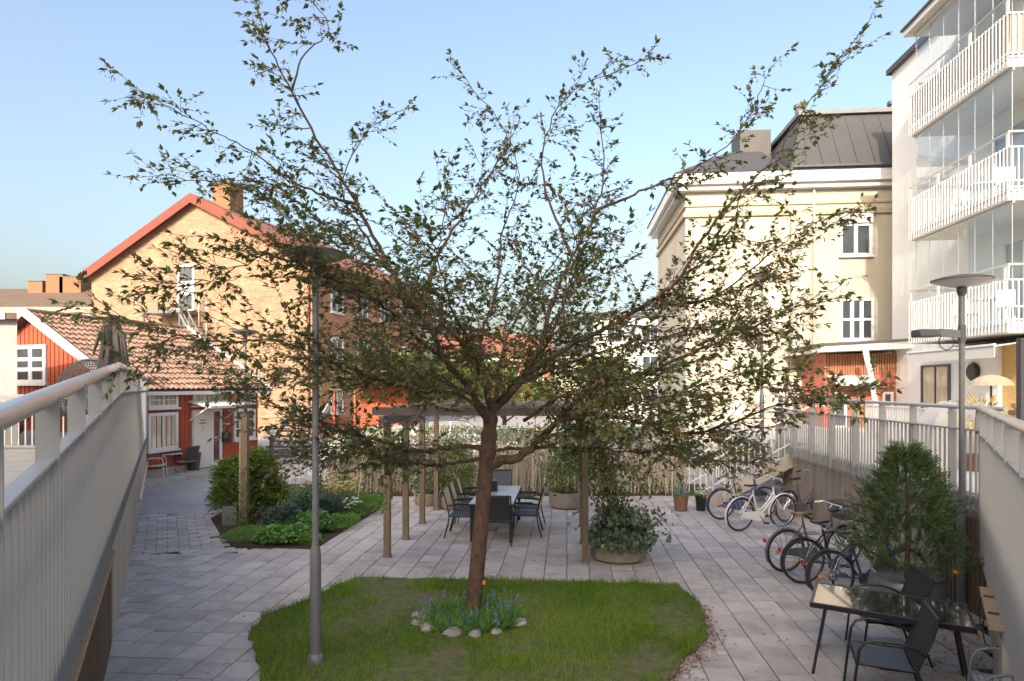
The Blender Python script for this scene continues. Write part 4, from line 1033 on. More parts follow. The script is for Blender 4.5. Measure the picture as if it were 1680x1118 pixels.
sp = MB(); sp.lathe([(.62,0),(.45,.035),(.2,.06),(0,.065)], (TB.x+.02,TB.y-.18,.018), 24, 1.12, .85); sp.build('tree_pit_soil', M['soil'], kind='structure')
bl = thing('bluebell_clump', 'clump of bluebells with strap leaves growing inside the stone ring', 'flowers', (TB.x,TB.y-.2,0))
n = 1800; a = rng.random(n)*2*math.pi; r_ = np.sqrt(rng.random(n))*.56; a = np.where((rng.random(n) < .35), rng.uniform(3.6,6.2,n), a)
p = np.c_[r_*np.cos(a)*1.15, r_*np.sin(a)*.85, np.full(n,.03)]; dd = np.c_[rng.normal(size=(n,2))*.8, .75+.4*rng.random(n)]
keep = np.hypot(p[:,0],p[:,1]-.2) > .15
leaf_obj('leaf_tuft', p[keep], dd[keep], rng.normal(size=(n,3))[keep]+[0,0,.6], (.10+.14*rng.random(n))[keep], (.009+.008*rng.random(n))[keep], M['lobed'], bl, fold=.1, droop=.35, kind='stuff')
fl = []; stm = MB()
for k in range(40):
    a_ = random.random()*6.28; rr_ = .3+.33*random.random(); b = Vector((rr_*math.cos(a_)*1.15, rr_*math.sin(a_)*.85, .03)); t_ = b+Vector((random.gauss(0,.04),random.gauss(0,.04),random.uniform(.18,.30)))
    stm.tube([b,(b+t_)/2+Vector((.01,0,0)),t_], .0025, 4, cap=False)
    for j in range(9): fl.append(t_-Vector((0,0,.012*j))+Vector(rng.normal(size=3))*.009)
stm.build('flower_stem', M['lobed'], bl, kind='stuff'); fl = np.array(fl)
leaf_obj('flower', fl, rng.normal(size=fl.shape)+[0,0,-.8], rng.normal(size=fl.shape), np.full(len(fl),.026), np.full(len(fl),.016), M['blueflower'], bl, kind='stuff')
# fallen leaves along the lawn edge and the slanting wall
pts = []
for k in range(520):
    i = random.choice((2,3,4)); t = random.random(); a_ = np.array(LAWN0[i]); b_ = np.array(LAWN0[i+1]); pts.append(a_*(1-t)+b_*t+np.abs(rng.normal(size=2))*[.10,.06]*(1.4 if i > 2 else .6))
for k in range(420):
    Y = random.uniform(5.0,7.8); c = rw(Y,0,.06+abs(random.gauss(0,.28))); pts.append(np.array([c.x,c.y]))
for k in range(260): pts.append(np.array([random.uniform(-4,5.4),random.uniform(6,13)]))
for k in range(320): pts.append(np.array([random.uniform(-2.5,3.2),random.uniform(16.0,16.8)]))
pts = np.array(pts); n = len(pts)
leaf_obj('fallen_leaves', np.c_[pts,np.full(n,.012)+rng.random(n)*.012], np.c_[rng.normal(size=(n,2)),rng.random(n)*.15], np.tile([0,0,1.0],(n,1))+rng.normal(size=(n,3))*.25, .02+.04*rng.random(n), .012+.022*rng.random(n), M['litter'], droop=-.1, kind='stuff')

# ------------------------------------------------------------------ lamps
def lamp(loc, label, arm=False, h=4.38):
    t = thing('street_lamp', label, 'street lamp', loc, 0, 'mast lamps with shallow dish heads')
    MB().lathe([(.085,0),(.085,.05),(.075,.09),(.0575,.11),(.0575,1.14),(.052,1.19),(.036,1.25),(.036,1.27)], n=18).build('base_sleeve', M['galv'], t, smooth=True)
    MB().lathe([(.035,1.2),(.033,4.16),(.03,4.16)], n=14).build('pole', M['galv'], t, smooth=True)
    MB().lathe([(.04,4.10),(.055,4.14),(.062,4.2),(.05,4.215)], n=16).build('neck', M['darkgrey'], t, smooth=True)
    MB().lathe([(.045,4.215),(.12,4.225),(.25,4.262),(.325,4.295),(.325,4.30)], n=32).build('lens', M['lamplens'], t, smooth=True)
    MB().lathe([(.31,4.296),(.345,4.302),(.345,4.315),(.25,4.345),(.10,4.372),(0,4.378)], n=36).build('shade', M['darkgrey'], t, smooth=True)
    if arm:
        a = MB(); a.bar((0,-.0,3.60),(-.30,-.02,3.62),.05,.10); a.bar((-.30,-.02,3.62),(-.42,-.02,3.62),.05,.05); ao = a.build('arm', M['galv'], t)
        MB().box(-.62,-.36,-.12,.08,3.56,3.66).build('floodlight', M['darkgrey'], t, bevel=.02)
        MB().torus((-.22,-.03,3.50), .10, .006, 'y', 28, 5).build('cable', M['black'], t)
        MB().lathe([(.045,3.5),(.045,3.72)], n=12).build('clamp', M['darkgrey'], t)
    return t
lamp((-2.07,6.55,.01), 'grey mast lamp standing in the lawn, nearest to the cherry trunk')
lamp((5.86,8.10,.0), 'grey mast lamp with a small floodlight arm beside the potted thuja', arm=True)
lamp(at(402,632,15.96)*1+Vector((0,0,-EYE)), 'grey mast lamp behind the round green shrub in front of the red cottage')
lamp(at(1250,632,16.4)+Vector((0,0,DZ-EYE)), 'distant mast lamp on the terrace in front of the cream building')

# ------------------------------------------------------------------ pergola
pg0 = uv_of(Vector((-2.13,10.62,0))); PU0, PV0 = pg0
pgt = thing('pergola', 'open wooden pergola with slim square posts over the long dining table', 'pergola', g(PU0,PV0), TH)
pxs = [0,3.36]; pys = [0,1.22,2.58,4.0]
pgme = MB().box(-.052,.052,-.052,.052,.03,2.26).mesh('post', M['wood']); ftm = MB().box(-.075,.075,-.03,.03,0,.035).add(*(lambda m: (m.v, m.f))(MB().box(-.056,.056,-.056,.056,.0,.06))).mesh('post_foot', M['galv'])
for x in pxs:
    for y in pys:
        p = place('post', pgme, Matrix.Translation((x,y,0)), pgt); f = bpy.data.objects.new('post_foot', ftm); COL.objects.link(f); f.parent = p
for x in pxs: MB().box(x-.035,x+.035,-.35,4.35,2.262,2.42).build('beam', M['beam'], pgt)
for k, y in enumerate((-.02,1.2,2.56,3.98)): MB().box(-.25,3.61,y-.03,y+.03,2.424,2.56).build('crossbeam', M['beam'], pgt)
for x in (.45,.9,1.35,1.8,2.25,2.7,3.1): MB().box(x-.02,x+.02,-.2,4.2,2.563,2.60).build('batten', M['beam'], pgt)
# trellis post with climber by the shrub
tp = gnd(402,866)
tpt = thing('wooden_post', 'free standing weathered wooden post with a climber at its foot beside the round green shrub', 'post', tp)
MB().box(-.065,.065,-.065,.065,0,2.35).build('post', M['wood'], tpt, bevel=.006)
MB().box(-.105,-.07,-.05,.05,0,2.2).build('batten', M['lichen'], tpt)
def cloud(n, c, rad, zlo=None, shell=.35, pw=.5):
    u = unit(rng.normal(size=(n,3))); r_ = (shell+(1-shell)*rng.random(n)**pw)[:,None]
    return np.array(c)+u*r_*np.array(rad), u
p = np.c_[rng.normal(size=(700,2))*.11, rng.random(700)**1.5*1.25+.03]; p[:,:2] *= (1.35-p[:,2:3]*.6); 
leaf_obj('climber_leaves', p, rng.normal(size=p.shape), rng.normal(size=p.shape)+[0,-.5,1], .04+.04*rng.random(700), .03+.02*rng.random(700), M['climber'], tpt, kind='stuff')

# ------------------------------------------------------------------ shrubs and beds
sh = thing('juniper_shrub', 'big round yellow green evergreen shrub with arching sprays in front of the red cottage', 'shrub', (-5.78,13.65,0))
n = 2300; u = unit(rng.normal(size=(n,3))); u[:,2] = np.where(u[:,2] < -.55, -u[:,2], u[:,2]); u = unit(u)
lump = 1+.10*np.sin(u[:,0]*5+1)*np.sin(u[:,1]*4)+.08*np.sin(u[:,2]*7+u[:,0]*3)
rb = u*lump[:,None]*np.array([.80,.72,.80])*(.70+.30*rng.random((n,1)))+[0,0,.70]
Pp, Pd = [], []
for k in range(n):
    d = unit(u[k]*[1,1,.5]+[0,0,.55]+rng.normal(size=3)*.25); L = .18+.14*rng.random(); m = 9
    for j in range(m):
        t = j/m; c = rb[k]-d*L*.6+d*L*t+np.array([0,0,-.10*t*t])
        for sg in (-1,1):
            s_ = unit(np.cross(d,[0,0,1.0])+1e-6)*sg; Pp.append(c); Pd.append(d*.8+s_*.7+rng.normal(size=3)*.25)
Pp = np.array(Pp); Pd = np.array(Pd); rn = np.repeat(np.clip(.25+.5*rng.random(n)+.25*(rb[:,2]/1.5-.5),0,.99), 18)
leaf_obj('foliage', Pp, Pd, rng.normal(size=Pp.shape)*.5+[0,0,1], .05+.04*rng.random(len(Pp)), .012+.010*rng.random(len(Pp)), M['juniper'], sh, rnd=rn, kind='stuff')
cr = MB(); cr.lathe([(.0,.12),(.2,.2),(.32,.6),(.25,1.0),(.1,1.15),(0,1.16)], n=14); cr.build('inner_branches', M['twig'], sh)
for k in range(5):
    a_ = k*1.25; MB().tube([(.05*math.cos(a_),.05*math.sin(a_),0),(.3*math.cos(a_),.3*math.sin(a_),.5)], [.03,.018], 6).build('stem', M['twig'], sh)

MB().prism([(x,y,-.05) for x,y in BED], (0,0,.075)).build('flower_bed_soil', M['soil'], kind='structure')
def sub(c, rx, ry, n):
    a = rng.random(n)*2*math.pi; r_ = np.sqrt(rng.random(n)); return np.c_[c[0]+r_*np.cos(a)*rx, c[1]+r_*np.sin(a)*ry]
def mound(name, label, cat, c, rx, ry, h, n, L, wr, mk, up=.5, group=None, stems=False, droop=.15):
    "low plant: leaves over a domed patch"
    t = thing(name, label, cat, (c[0],c[1],.02), 0, group)
    q = sub((0,0), rx, ry, n); rr_ = np.sqrt((q[:,0]/rx)**2+(q[:,1]/ry)**2)
    z = h*np.sqrt(np.clip(1-rr_**2*.85,0,1))*(.35+.65*rng.random(n)**.5)*(.7+.6*vnoise(q+[c[0]*3,c[1]*3],4.0))
    p = np.c_[q,z]; d = np.c_[rng.normal(size=(n,2)), rng.normal(size=n)*.4+up]
    leaf_obj('leaves', p, d, rng.normal(size=(n,3))*.45+[0,0,1], L*(.6+.6*rng.random(n)), L*wr*(.7+.5*rng.random(n)), M[mk], t, droop=droop, rnd=np.clip(.1+.6*(z/(h*1.2))+.3*rng.random(n),0,.99), kind='stuff')
    k = 30; q = sub((0,0), rx*.8, ry*.8, k); s_ = MB()
    for a_ in q: s_.tube([(a_[0]*.7,a_[1]*.7,0),(a_[0],a_[1],h*.75)], .004, 4, cap=False)
    s_.build('stems', M['lobed'], t, kind='stuff')
    return t
mound('ground_cover_plant', 'bright green feathery ground cover at the near left corner of the flower bed', 'plant', (-4.9,11.75), .62, .42, .22, 3800, .035, .32, 'bright')
mound('ground_cover_plant', 'small bright green mat beside the foot of the lawn lamp at the bed edge', 'plant', (-3.72,11.35), .28, .18, .16, 900, .035, .35, 'bright')
mound('ground_cover_plant', 'long bright green mat along the far right edge of the flower bed', 'plant', (-3.55,14.6), .52, 1.25, .26, 5200, .045, .4, 'bright')
mound('ground_cover_plant', 'green mat beside the iris leaves along the bed edge', 'plant', (-3.6,12.9), .42, .7, .24, 2600, .045, .4, 'bright')
mound('geranium_plant', 'broad lobed green leaves of a cranesbill at the front edge of the flower bed', 'plant', (-4.25,11.6), .62, .42, .30, 1200, .085, .85, 'lobed')
mound('geranium_plant', 'second lobed leaf clump behind the front cranesbill in the bed', 'plant', (-4.0,12.35), .5, .4, .38, 900, .08, .85, 'lobed')
mound('peony_plant', 'dark blue green bushy plant in the middle of the flower bed', 'plant', (-4.6,12.5), .45, .42, .50, 1500, .10, .34, 'bluegreen')
mound('peony_plant', 'dark blue green bushy plant behind the cranesbill leaves', 'plant', (-4.25,13.2), .55, .45, .62, 1700, .10, .34, 'bluegreen')
mound('rose_bush', 'loose rose bush with pink and orange blooms beside the round shrub', 'shrub', (-4.75,13.7), .5, .5, .85, 900, .05, .55, 'lobed')
ir = thing('iris_clump', 'clump of tall upright sword leaves near the far right edge of the flower bed', 'plant', (-3.95,13.6,.02))
q = sub((0,0),.38,.5,420); blade_obj('leaves', np.c_[q,np.zeros(420)], .42+.28*rng.random(420), .016, .15+.35*rng.random(420), M['bluegreen'], ir, kind='stuff')
for nm, lab, c, rx, ry, zl, zh, k, mk in (('daffodil_flowers','pale yellow flowers nodding over the iris leaves in the bed',(-4.1,14.3),.7,.6,.45,.85,110,'yellowflower'),
        ('rose_blooms','pink and orange blooms scattered over the rose bush','',.55,.5,.7,1.1,14,'pinkflower'),
        ('white_flowers','small white flowers beside the bright green edging of the bed',(-3.55,13.7),.22,.3,.25,.42,22,'whiteflower')):
    c = c or (-4.7,13.55); t = thing(nm[:-1] if nm.endswith('flowers') else 'rose_bloom', lab, 'flowers', (c[0],c[1],.02))
    q = sub((0,0),rx,ry,k); s_ = MB(); P_ = []; D_ = []
    for a_ in q:
        z = random.uniform(zl,zh); s_.tube([(a_[0],a_[1],0),(a_[0]+.02,a_[1],z)], .004, 4, cap=False)
        for j in range(9): P_.append((a_[0]+.02,a_[1],z)); D_.append((math.cos(j*.7),math.sin(j*.7),.35))
    s_.build('stems', M['lobed'], t, kind='stuff'); n = len(P_)
    leaf_obj('petals', np.array(P_), np.array(D_)+rng.normal(size=(n,3))*.2, np.tile([0,0,1.0],(n,1)), np.full(n,.05 if k > 20 else .075), np.full(n,.04 if k > 20 else .06), M[mk], t, rnd=np.repeat(rng.random(k),9), kind='stuff')
bx = thing('grey_planter', 'small grey square tub half hidden between the shrub and the wooden post', 'planter', gnd(382,862)); MB().box(-.16,.16,-.16,.16,0,.42).build('tub', M['galv'], bx, bevel=.01)
MB().box(-.14,.14,-.14,.14,.421,.44).build('soil', M['soil'], bx)
bw = thing('bed_hoop', 'thin black metal plant hoop standing in the flower bed by the shrub', 'hoop', (-4.62,15.0,.0))
MB().tube([(0,0,0),(0,0,.8),(-.02,0,.95),(-.25,0,1.0),(-.55,0,.85)], .014, 8).build('frame', M['black'], bw, smooth=True)
MB().tube([(.45,0,0),(.45,0,.85),(.38,0,1.0),(.2,0,1.03),(0,0,.96)], .014, 8).build('frame', M['black'], bw, smooth=True)

# ------------------------------------------------------------------ hedge at the far end
hg = thing('hedge', 'thin see-through hedge of pale bare stems with sparse green leaves beyond the dining table', 'hedge', (0,17.2,0))
n = 2600; xs = rng.uniform(-5.0,4.7,n); ys = rng.normal(size=n)*.28; hh = 1.0+.75*rng.random(n)+.1*np.sin(xs*2)
base = np.c_[xs,ys,np.zeros(n)]; lean = np.c_[rng.normal(size=(n,2))*.10,np.zeros(n)]
V = []; T = []; w_ = (.007+.010*rng.random(n))
a = rng.random(n)*3.14
sd = np.c_[np.cos(a),np.sin(a)*.4,np.zeros(n)]
for k, t in enumerate((0,.5,1.0)):
    c = base+lean*t*hh[:,None]*1.2+np.c_[np.zeros((n,2)),hh*t]+(rng.normal(size=(n,3))*.02 if k == 1 else 0)
    V += [c-sd*(w_*(1-.6*t))[:,None], c+sd*(w_*(1-.6*t))[:,None]]
V = np.stack(V,1).reshape(-1,3); b_ = (np.arange(n)*6)[:,None,None]
T = (b_+np.array([[0,1,3],[0,3,2],[2,3,5],[2,5,4]])[None]).reshape(-1,3)
np_mesh('stems', V, T, M['stem'], hg, rnd=np.repeat(rng.random(n),4), kind='stuff')
n = 26000; p = np.c_[rng.uniform(-5.1,4.8,n), rng.normal(size=n)*.34, np.where(rng.random(n) < .45, 1.05+.75*rng.random(n), .05+1.0*rng.random(n)**1.3)]
p = p[vnoise(np.c_[p[:,0],p[:,2]],1.7) > .30]; n = len(p)
leaf_obj('leaves', p, rng.normal(size=(n,3)), rng.normal(size=(n,3)), .04+.045*rng.random(n), .026+.026*rng.random(n), M['hedge'], hg, kind='stuff')

def simple_tree(loc, h, cr, n, label, mk='fartree', name='tree', L=.16, group=None):
    t = thing(name, label, 'tree', loc, 0, group)
    MB().tube([(0,0,0),(.05,0,h*.3),(0,.05,h*.62)], [.14,.10,.06], 8).build('trunk', M['bark'], t, smooth=True)
    br_ = MB()
    for k in range(9):
        a_ = k*2.4; br_.tube([(0,0,h*(.25+.04*k)),(cr*.35*math.cos(a_),cr*.35*math.sin(a_),h*(.42+.04*k)),(cr*.7*math.cos(a_),cr*.7*math.sin(a_),h*(.5+.045*k))], [.05,.03,.012], 6)
    br_.build('branches', M['bark'], t, kind='stuff')
    cl = []
    for k in range(26):
        u_ = unit(rng.normal(size=3)); cl.append(np.array([0,0,h*.62])+u_*np.array([cr,cr,h*.36])*(.35+.6*rng.random()))
    cl = np.array(cl); idx = rng.integers(0,26,n); p = cl[idx]+rng.normal(size=(n,3))*np.array([cr,cr,h*.3])*.17
    leaf_obj('foliage', p, rng.normal(size=(n,3)), rng.normal(size=(n,3))+[0,0,.8], L*(.6+.7*rng.random(n)), L*.6*(.7+.5*rng.random(n)), M[mk], t, rnd=np.clip(rng.random(26)[idx]*.5+.5*rng.random(n),0,.99), kind='stuff')
simple_tree((-5.0,29,-.1), 4.9, 3.2, 9000, 'bushy yellow green tree beyond the parked cars, left of the cherry trunk')
simple_tree((-.4,29.5,-.1), 4.9, 3.3, 9000, 'bushy yellow green tree beyond the parked cars, straight behind the cherry trunk')
simple_tree((4.0,29,-.1), 4.7, 3.0, 8000, 'bushy yellow green tree beyond the parked cars, right of the cherry trunk')

# ------------------------------------------------------------------ planters under the pergola
def ivy_leaves(name, parent, p, d, L, mk, **kw):
    n = len(p); leaf_obj(name, p, d, rng.normal(size=(n,3))*.6+[0,-.3,1], L*(.6+.7*rng.random(n)), L*.85*(.7+.5*rng.random(n)), M[mk], parent, droop=.2, kind='stuff', **kw)
c = gnd(1022,929)+Vector((0,.47,0))
ip = thing('ivy_planter', 'low round concrete planter spilling ivy at the front right pergola post', 'planter', c)
MB().lathe([(.40,0),(.47,.05),(.49,.30),(.47,.36),(.41,.36),(.40,.30),(0,.29)], n=36).build('bowl', M['potstone'], ip, smooth=True)
n = 1500; a = rng.random(n)*6.28; r_ = .15+.45*rng.random(n)**.7; p = np.c_[r_*np.cos(a), r_*np.sin(a), .36+.22*rng.random(n)*(1.2-r_*1.3)-.25*np.clip(r_-.42,0,1)*rng.random(n)*3]
dome = np.c_[.10+.30*rng.normal(size=900), .22*rng.normal(size=900), .42+.45*rng.random(900)**1.4]
p = np.concatenate([p, dome]); ivy_leaves('ivy_leaves', ip, p, np.c_[p[:,:2]+rng.normal(size=(len(p),2))*.4, -.5+.5*rng.normal(size=len(p))], .085, 'ivy')
iv = MB(); tp_ = []; 
for k in range(34):
    P_ = [Vector((random.gauss(-.1,.16),random.gauss(.0,.14),.33))]; tgt = Vector((-.52+random.gauss(0,.2),.05+random.gauss(0,.2),1.2+1.3*random.random()))
    for j in range(1,7): P_.append(P_[0].lerp(tgt,j/6)+Vector(rng.normal(size=3))*.05*(1 if j < 6 else 0)+Vector((.22*math.sin(j*.5),0,0)))
    iv.tube(P_, [.009-.001*j for j in range(7)], 5, cap=False)
    for j in range(2,7):
        for z in range(7): tp_.append(P_[j]+Vector(rng.normal(size=3))*.10)
iv.build('vines', M['twig'], ip, kind='stuff'); tp_ = np.array(tp_)
ivy_leaves('vine_leaves', ip, tp_, rng.normal(size=tp_.shape)+[0,0,-.4], .06, 'climber')
n = 1900; p = np.c_[-.55+.28*rng.normal(size=n), .15+.5*rng.random(n)*2-.2, 1.35+1.15*rng.random(n)]; ivy_leaves('climbing_leaves', ip, p, rng.normal(size=p.shape)+[0,0,-.3], .065, 'hedge')
def tub(px, py, rad, h, label, mk, shrub_h, n, square=False):
    c = gnd(px,py)+Vector((0,rad,0)); t = thing('planter', label, 'planter', c)
    if square: MB().box(-rad,rad,-rad,rad,0,h).build('tub', M['potstone'], t, bevel=.02)
    else: MB().lathe([(rad*.88,0),(rad,.05),(rad*1.02,h-.04),(rad*.97,h),(rad*.88,h),(rad*.86,h-.05),(0,h-.06)], n=30).build('tub', M['potstone'], t, smooth=True)
    MB().box(-rad*.8,rad*.8,-rad*.8,rad*.8,h-.055,h-.02).build('soil', M['soil'], t)
    p, u = cloud(n, (0,0,h+shrub_h*.5), (rad*1.5,rad*1.3,shrub_h*.6)); ivy_leaves('leaves', t, p, u+rng.normal(size=u.shape)*.5, .06, mk)
    s_ = MB()
    for k in range(12): s_.tube([(random.gauss(0,.1),random.gauss(0,.1),h-.03),(random.gauss(0,rad*.7),random.gauss(0,rad*.6),h+shrub_h*.8)], [.008,.004], 5, cap=False)
    s_.build('stems', M['twig'], t, kind='stuff'); return t
tub(742,838,.36,.36,'round concrete planter with a leafy bush by the far left pergola post','climber',1.15,2300)
tub(932,838,.42,.38,'round concrete planter with yellow green shoots beyond the dining table on the right','hedge',.85,1300)
tub(698,832,.30,.30,'dark leafy planter behind the third left pergola post','ivy',.8,1500)
for nm, px, w_, lab, mk in (('flower_pot',1117,.17,'brown flower pot with purple pansies beside the small dark pot at the stairs','blueflower'),('flower_pot',1150,.13,'small dark plastic pot standing next to the pansy pot','lobed')):
    c = gnd(px,838); t = thing(nm, lab, 'flower pot', c)
    MB().lathe([(w_*.8,0),(w_,.30),(w_*1.05,.36),(w_*.95,.36),(w_*.9,.30),(0,.29)], n=20).build('pot', M['terracotta' if w_ > .15 else 'black'], t, smooth=True)
    p, u = cloud(160,(0,0,.40),(w_*1.2,w_*1.2,.12)); ivy_leaves('leaves', t, p, u, .05, 'lobed')
    p, u = cloud(60,(0,0,.47),(w_*1.1,w_*1.1,.08)); ivy_leaves('flowers', t, p, u, .04, mk if w_ > .15 else 'whiteflower')
# thuja in its glazed pot
c = Vector((4.90,7.72,0))
th = thing('potted_thuja', 'conical dark green thuja in a large grey glazed pot behind the outdoor table', 'potted plant', c)
MB().lathe([(.28,0),(.33,.03),(.41,.30),(.42,.48),(.38,.56),(.40,.62),(.365,.63),(.34,.56),(0,.54)], n=40).build('pot', M['glaze'], th, smooth=True)
MB().tube([(0,0,.5),(.02,0,1.3),(0,.02,2.0)], [.035,.02,.008], 8).build('stem', M['twig'], th)
n = 1700; t_ = rng.random(n)**.8; z = .66+1.46*t_; rad = (.56*(1-t_)**.62+.05)*np.minimum(1,.45+t_*4.5); rad *= (1+.22*np.sin(z*9)*.5+.36*rng.normal(size=n)*.5); a = rng.random(n)*6.28
rad *= 1+.20*np.sin(3*a+z*5)+.12*np.sin(5*a-z*7); rb = np.c_[np.cos(a)*rad*(.45+.55*rng.random(n)**.5), np.sin(a)*rad*(.45+.55*rng.random(n)**.5), z]; ou = np.c_[np.cos(a),np.sin(a),np.full(n,.75)+.5*rng.normal(size=n)]
Pp, Pd, Rn = [], [], []
for k in range(n):
    d = unit(ou[k]+rng.normal(size=3)*.3); L = .10+.09*rng.random(); s0 = unit(np.cross(d, rng.normal(size=3)))
    v_ = np.clip(.15+.7*rng.random(),0,.99)
    for j in range(7):
        cpt = rb[k]+d*L*(j/7)
        for sg in (-1,1): Pp.append(cpt); Pd.append(d*.9+s0*sg*.75); Rn.append(v_)
Pp = np.array(Pp); Pd = np.array(Pd)
leaf_obj('foliage', Pp, Pd, rng.normal(size=Pp.shape), .035+.028*rng.random(len(Pp)), .009+.007*rng.random(len(Pp)), M['thuja'], th, rnd=np.array(Rn), kind='stuff')
for dx, dz in ((-.18,.72),(.33,.73)): MB().lathe([(0,0),(.03,.01),(.035,.03),(.02,.05),(0,.052)], (dx,-.40,dz-.02), 10).build('orange_flower', M['orange'], th, smooth=True)
# ------------------------------------------------------------------ furniture
def armchair(loc, rz, label, seat='bluecloth', back='tancloth', frame='black', group=None, tint=None, mesh_back=False, tall=.92):
    "stacking armchair; local +y is where the sitter faces"
    t = thing('armchair', label, 'chair', loc, rz, group)
    w = .27
    s_ = MB(); s_.add([(-w+.02,.24,.45),(w-.02,.24,.45),(w-.02,0,.43),(-w+.02,0,.43),(w-.02,-.23,.44),(-w+.02,-.23,.44)],[(0,3,2,1),(3,5,4,2)])
    s_.v += [(x,y,z-.02) for x,y,z in s_.v[:6]]; s_.f += [(6,7,8,9),(9,8,10,11),(0,1,7,6),(1,2,8,7),(2,4,10,8),(4,5,11,10),(5,3,9,11),(3,0,6,9)]
    s_.build('seat', M[seat], t)
    bk = MB(); prof = [(-.235,.47),(-.27,.62),(-.315,.78),(-.36,tall)]
    V = []; nx = 7
    for off in (0,.016):
        for y,z in prof:
            for i in range(nx):
                u_ = -1+2*i/(nx-1); V.append((u_*(w-.03), y-off-.025*(1-u_*u_), z))
    F = []; m = len(prof)*nx
    for r_ in range(len(prof)-1):
        for i in range(nx-1):
            a_ = r_*nx+i; F += [(a_,a_+1,a_+nx+1,a_+nx),(m+a_+1,m+a_,m+a_+nx,m+a_+nx+1)]
    for i in range(nx-1): F += [(i+1,i,m+i,m+i+1),((len(prof)-1)*nx+i,(len(prof)-1)*nx+i+1,m+(len(prof)-1)*nx+i+1,m+(len(prof)-1)*nx+i)]
    for r_ in range(len(prof)-1): F += [(r_*nx,(r_+1)*nx,m+(r_+1)*nx,m+r_*nx),((r_+1)*nx+nx-1,r_*nx+nx-1,m+r_*nx+nx-1,m+(r_+1)*nx+nx-1)]
    bk.add(V,F).build('backrest', M[back], t, smooth=False)
    for sx in (-1,1):
        x = sx*w
        MB().tube([(x,.27,0),(x,.245,.30),(x,.235,.62),(x,.20,.655),(x,.10,.665),(x,-.10,.655),(x*.99,-.25,.635)], .0135, 8).build('leg', M[frame], t, smooth=True)
        MB().tube([(x*1.02,-.33,0),(x,-.25,.30),(x*.98,-.235,.45),(x*.97,-.27,.62),(x*.965,-.315,.78),(x*.96,-.365,tall+.01)], .0135, 8).build('leg', M[frame], t, smooth=True)
        MB().box(x-.028,x+.028,-.16,.2,.668,.690).build('armrest', M[frame], t, bevel=.008)
        MB().lathe([(.017,0),(.017,.03)], (x,.27,0), 8).build('foot', M['chrome'], t)
        MB().lathe([(.017,0),(.017,.03)], (x*1.02,-.33,0), 8).build('foot', M['chrome'], t)
    r_ = MB(); r_.tube([(-w,.235,.425),(w,.235,.425)], .011, 6); r_.tube([(-w,-.235,.425),(w,-.235,.425)], .011, 6)
    for sx in (-1,1): r_.tube([(sx*w,.235,.425),(sx*w,-.235,.425)], .011, 6)
    r_.tube([(-w*.96,-.367,tall+.012),(w*.96,-.367,tall+.012)], .013, 8)
    r_.build('seat_frame', M[frame], t); return t
grp = 'dining chairs round the pergola table'
# long table under the pergola
tc = g(uv_of(Vector((-.30,12.62,0)))[0], uv_of(Vector((-.30,12.62,0)))[1]); trz = TH
dt = thing('dining_table', 'long grey topped dining table with black legs under the pergola', 'table', tc, trz)
MB().box(-.41,.41,-1.03,-.003,.71,.735).build('tabletop', M['greytop'], dt, bevel=.005); MB().box(-.41,.41,.003,1.03,.71,.735).build('tabletop', M['greytop'], dt, bevel=.005)
MB().box(-.42,.42,-1.045,1.045,.655,.708).build('apron', M['black'], dt)
for x in (-.37,.37):
    for y in (-.98,.98): MB().box(x-.028,x+.028,y-.028,y+.028,0,.655).build('leg', M['black'], dt)
def near(dx, dy): p = Vector((dx,dy,0)); p.rotate(Matrix.Rotation(trz,3,'Z')); return tc+p
armchair(near(-.60,-.55), trz-math.pi/2, 'black armchair with a tan back on the left of the dining table, nearest the tree', group=grp)
armchair(near(-.60,.08), trz-math.pi/2+.05, 'black armchair with a tan back, second along the left of the dining table', group=grp)
armchair(near(-.60,.80), trz-math.pi/2+.08, 'black armchair with a tan back, farthest along the left of the dining table', group=grp)
armchair(near(.12,-1.02), trz+.05, 'dark armchair with its back to the lawn at the near end of the dining table', back='blackcloth', group=grp)
armchair(near(.60,-.35), trz+math.pi/2, 'black armchair with pale back at the near right of the dining table', group=grp)
armchair(near(.61,.35), trz+math.pi/2-.06, 'black armchair at the far right of the dining table', back='blackcloth', group=grp)
armchair(near(-.12,1.28), trz+math.pi, 'slate blue backed armchair at the far end of the dining table', back='bluecloth', tall=.98, group=grp)
sb = thing('storage_box', 'small black box standing on the dining table behind the trunk', 'box', near(-.16,.32)+Vector((0,0,.736)), trz); MB().box(-.13,.13,-.10,.10,0,.2).build('box', M['black'], sb, bevel=.01); MB().box(-.135,.135,-.105,.105,.201,.22).build('lid', M['black'], sb)
# dark glass table in front of the thuja pot
ga, gb, gc, gd_ = gnd(1325,988,.72), gnd(1345,957,.72), gnd(1592,994,.72), gnd(1592,1029,.72)
gc_ = (ga+gb+gc+gd_)/4; gx = ((gd_-ga)+(gc-gb)).normalized(); grz = math.atan2(gx.y,gx.x)
gt = thing('glass_table', 'dark glass topped outdoor table on splayed black legs in the right corner', 'table', (gc_.x,gc_.y,0), grz)
gl, gw = .69, .385
MB().box(-gl+.03,gl-.03,-gw+.03,gw-.03,.706,.722).build('glass_top', M['tableglass'], gt)
e_ = MB()
for y in (-gw+.015,gw-.015): e_.box(-gl,gl,y-.015,y+.015,.675,.727)
for x in (-gl+.015,gl-.015): e_.box(x-.015,x+.015,-gw+.0302,gw-.0302,.675,.727)
e_.build('table_edge', M['black'], gt, bevel=.004)
for x in (-1,1):
    for y in (-1,1): MB().bar((x*(gl-.14),y*(gw-.08),.675),(x*(gl-.03),y*(gw-.02),0),.05,.028,(1,0,0)).build('leg', M['black'], gt)
MB().bar((-gl+.15,0,.655),(gl-.15,0,.655),.04,.03).build('stretcher', M['black'], gt)
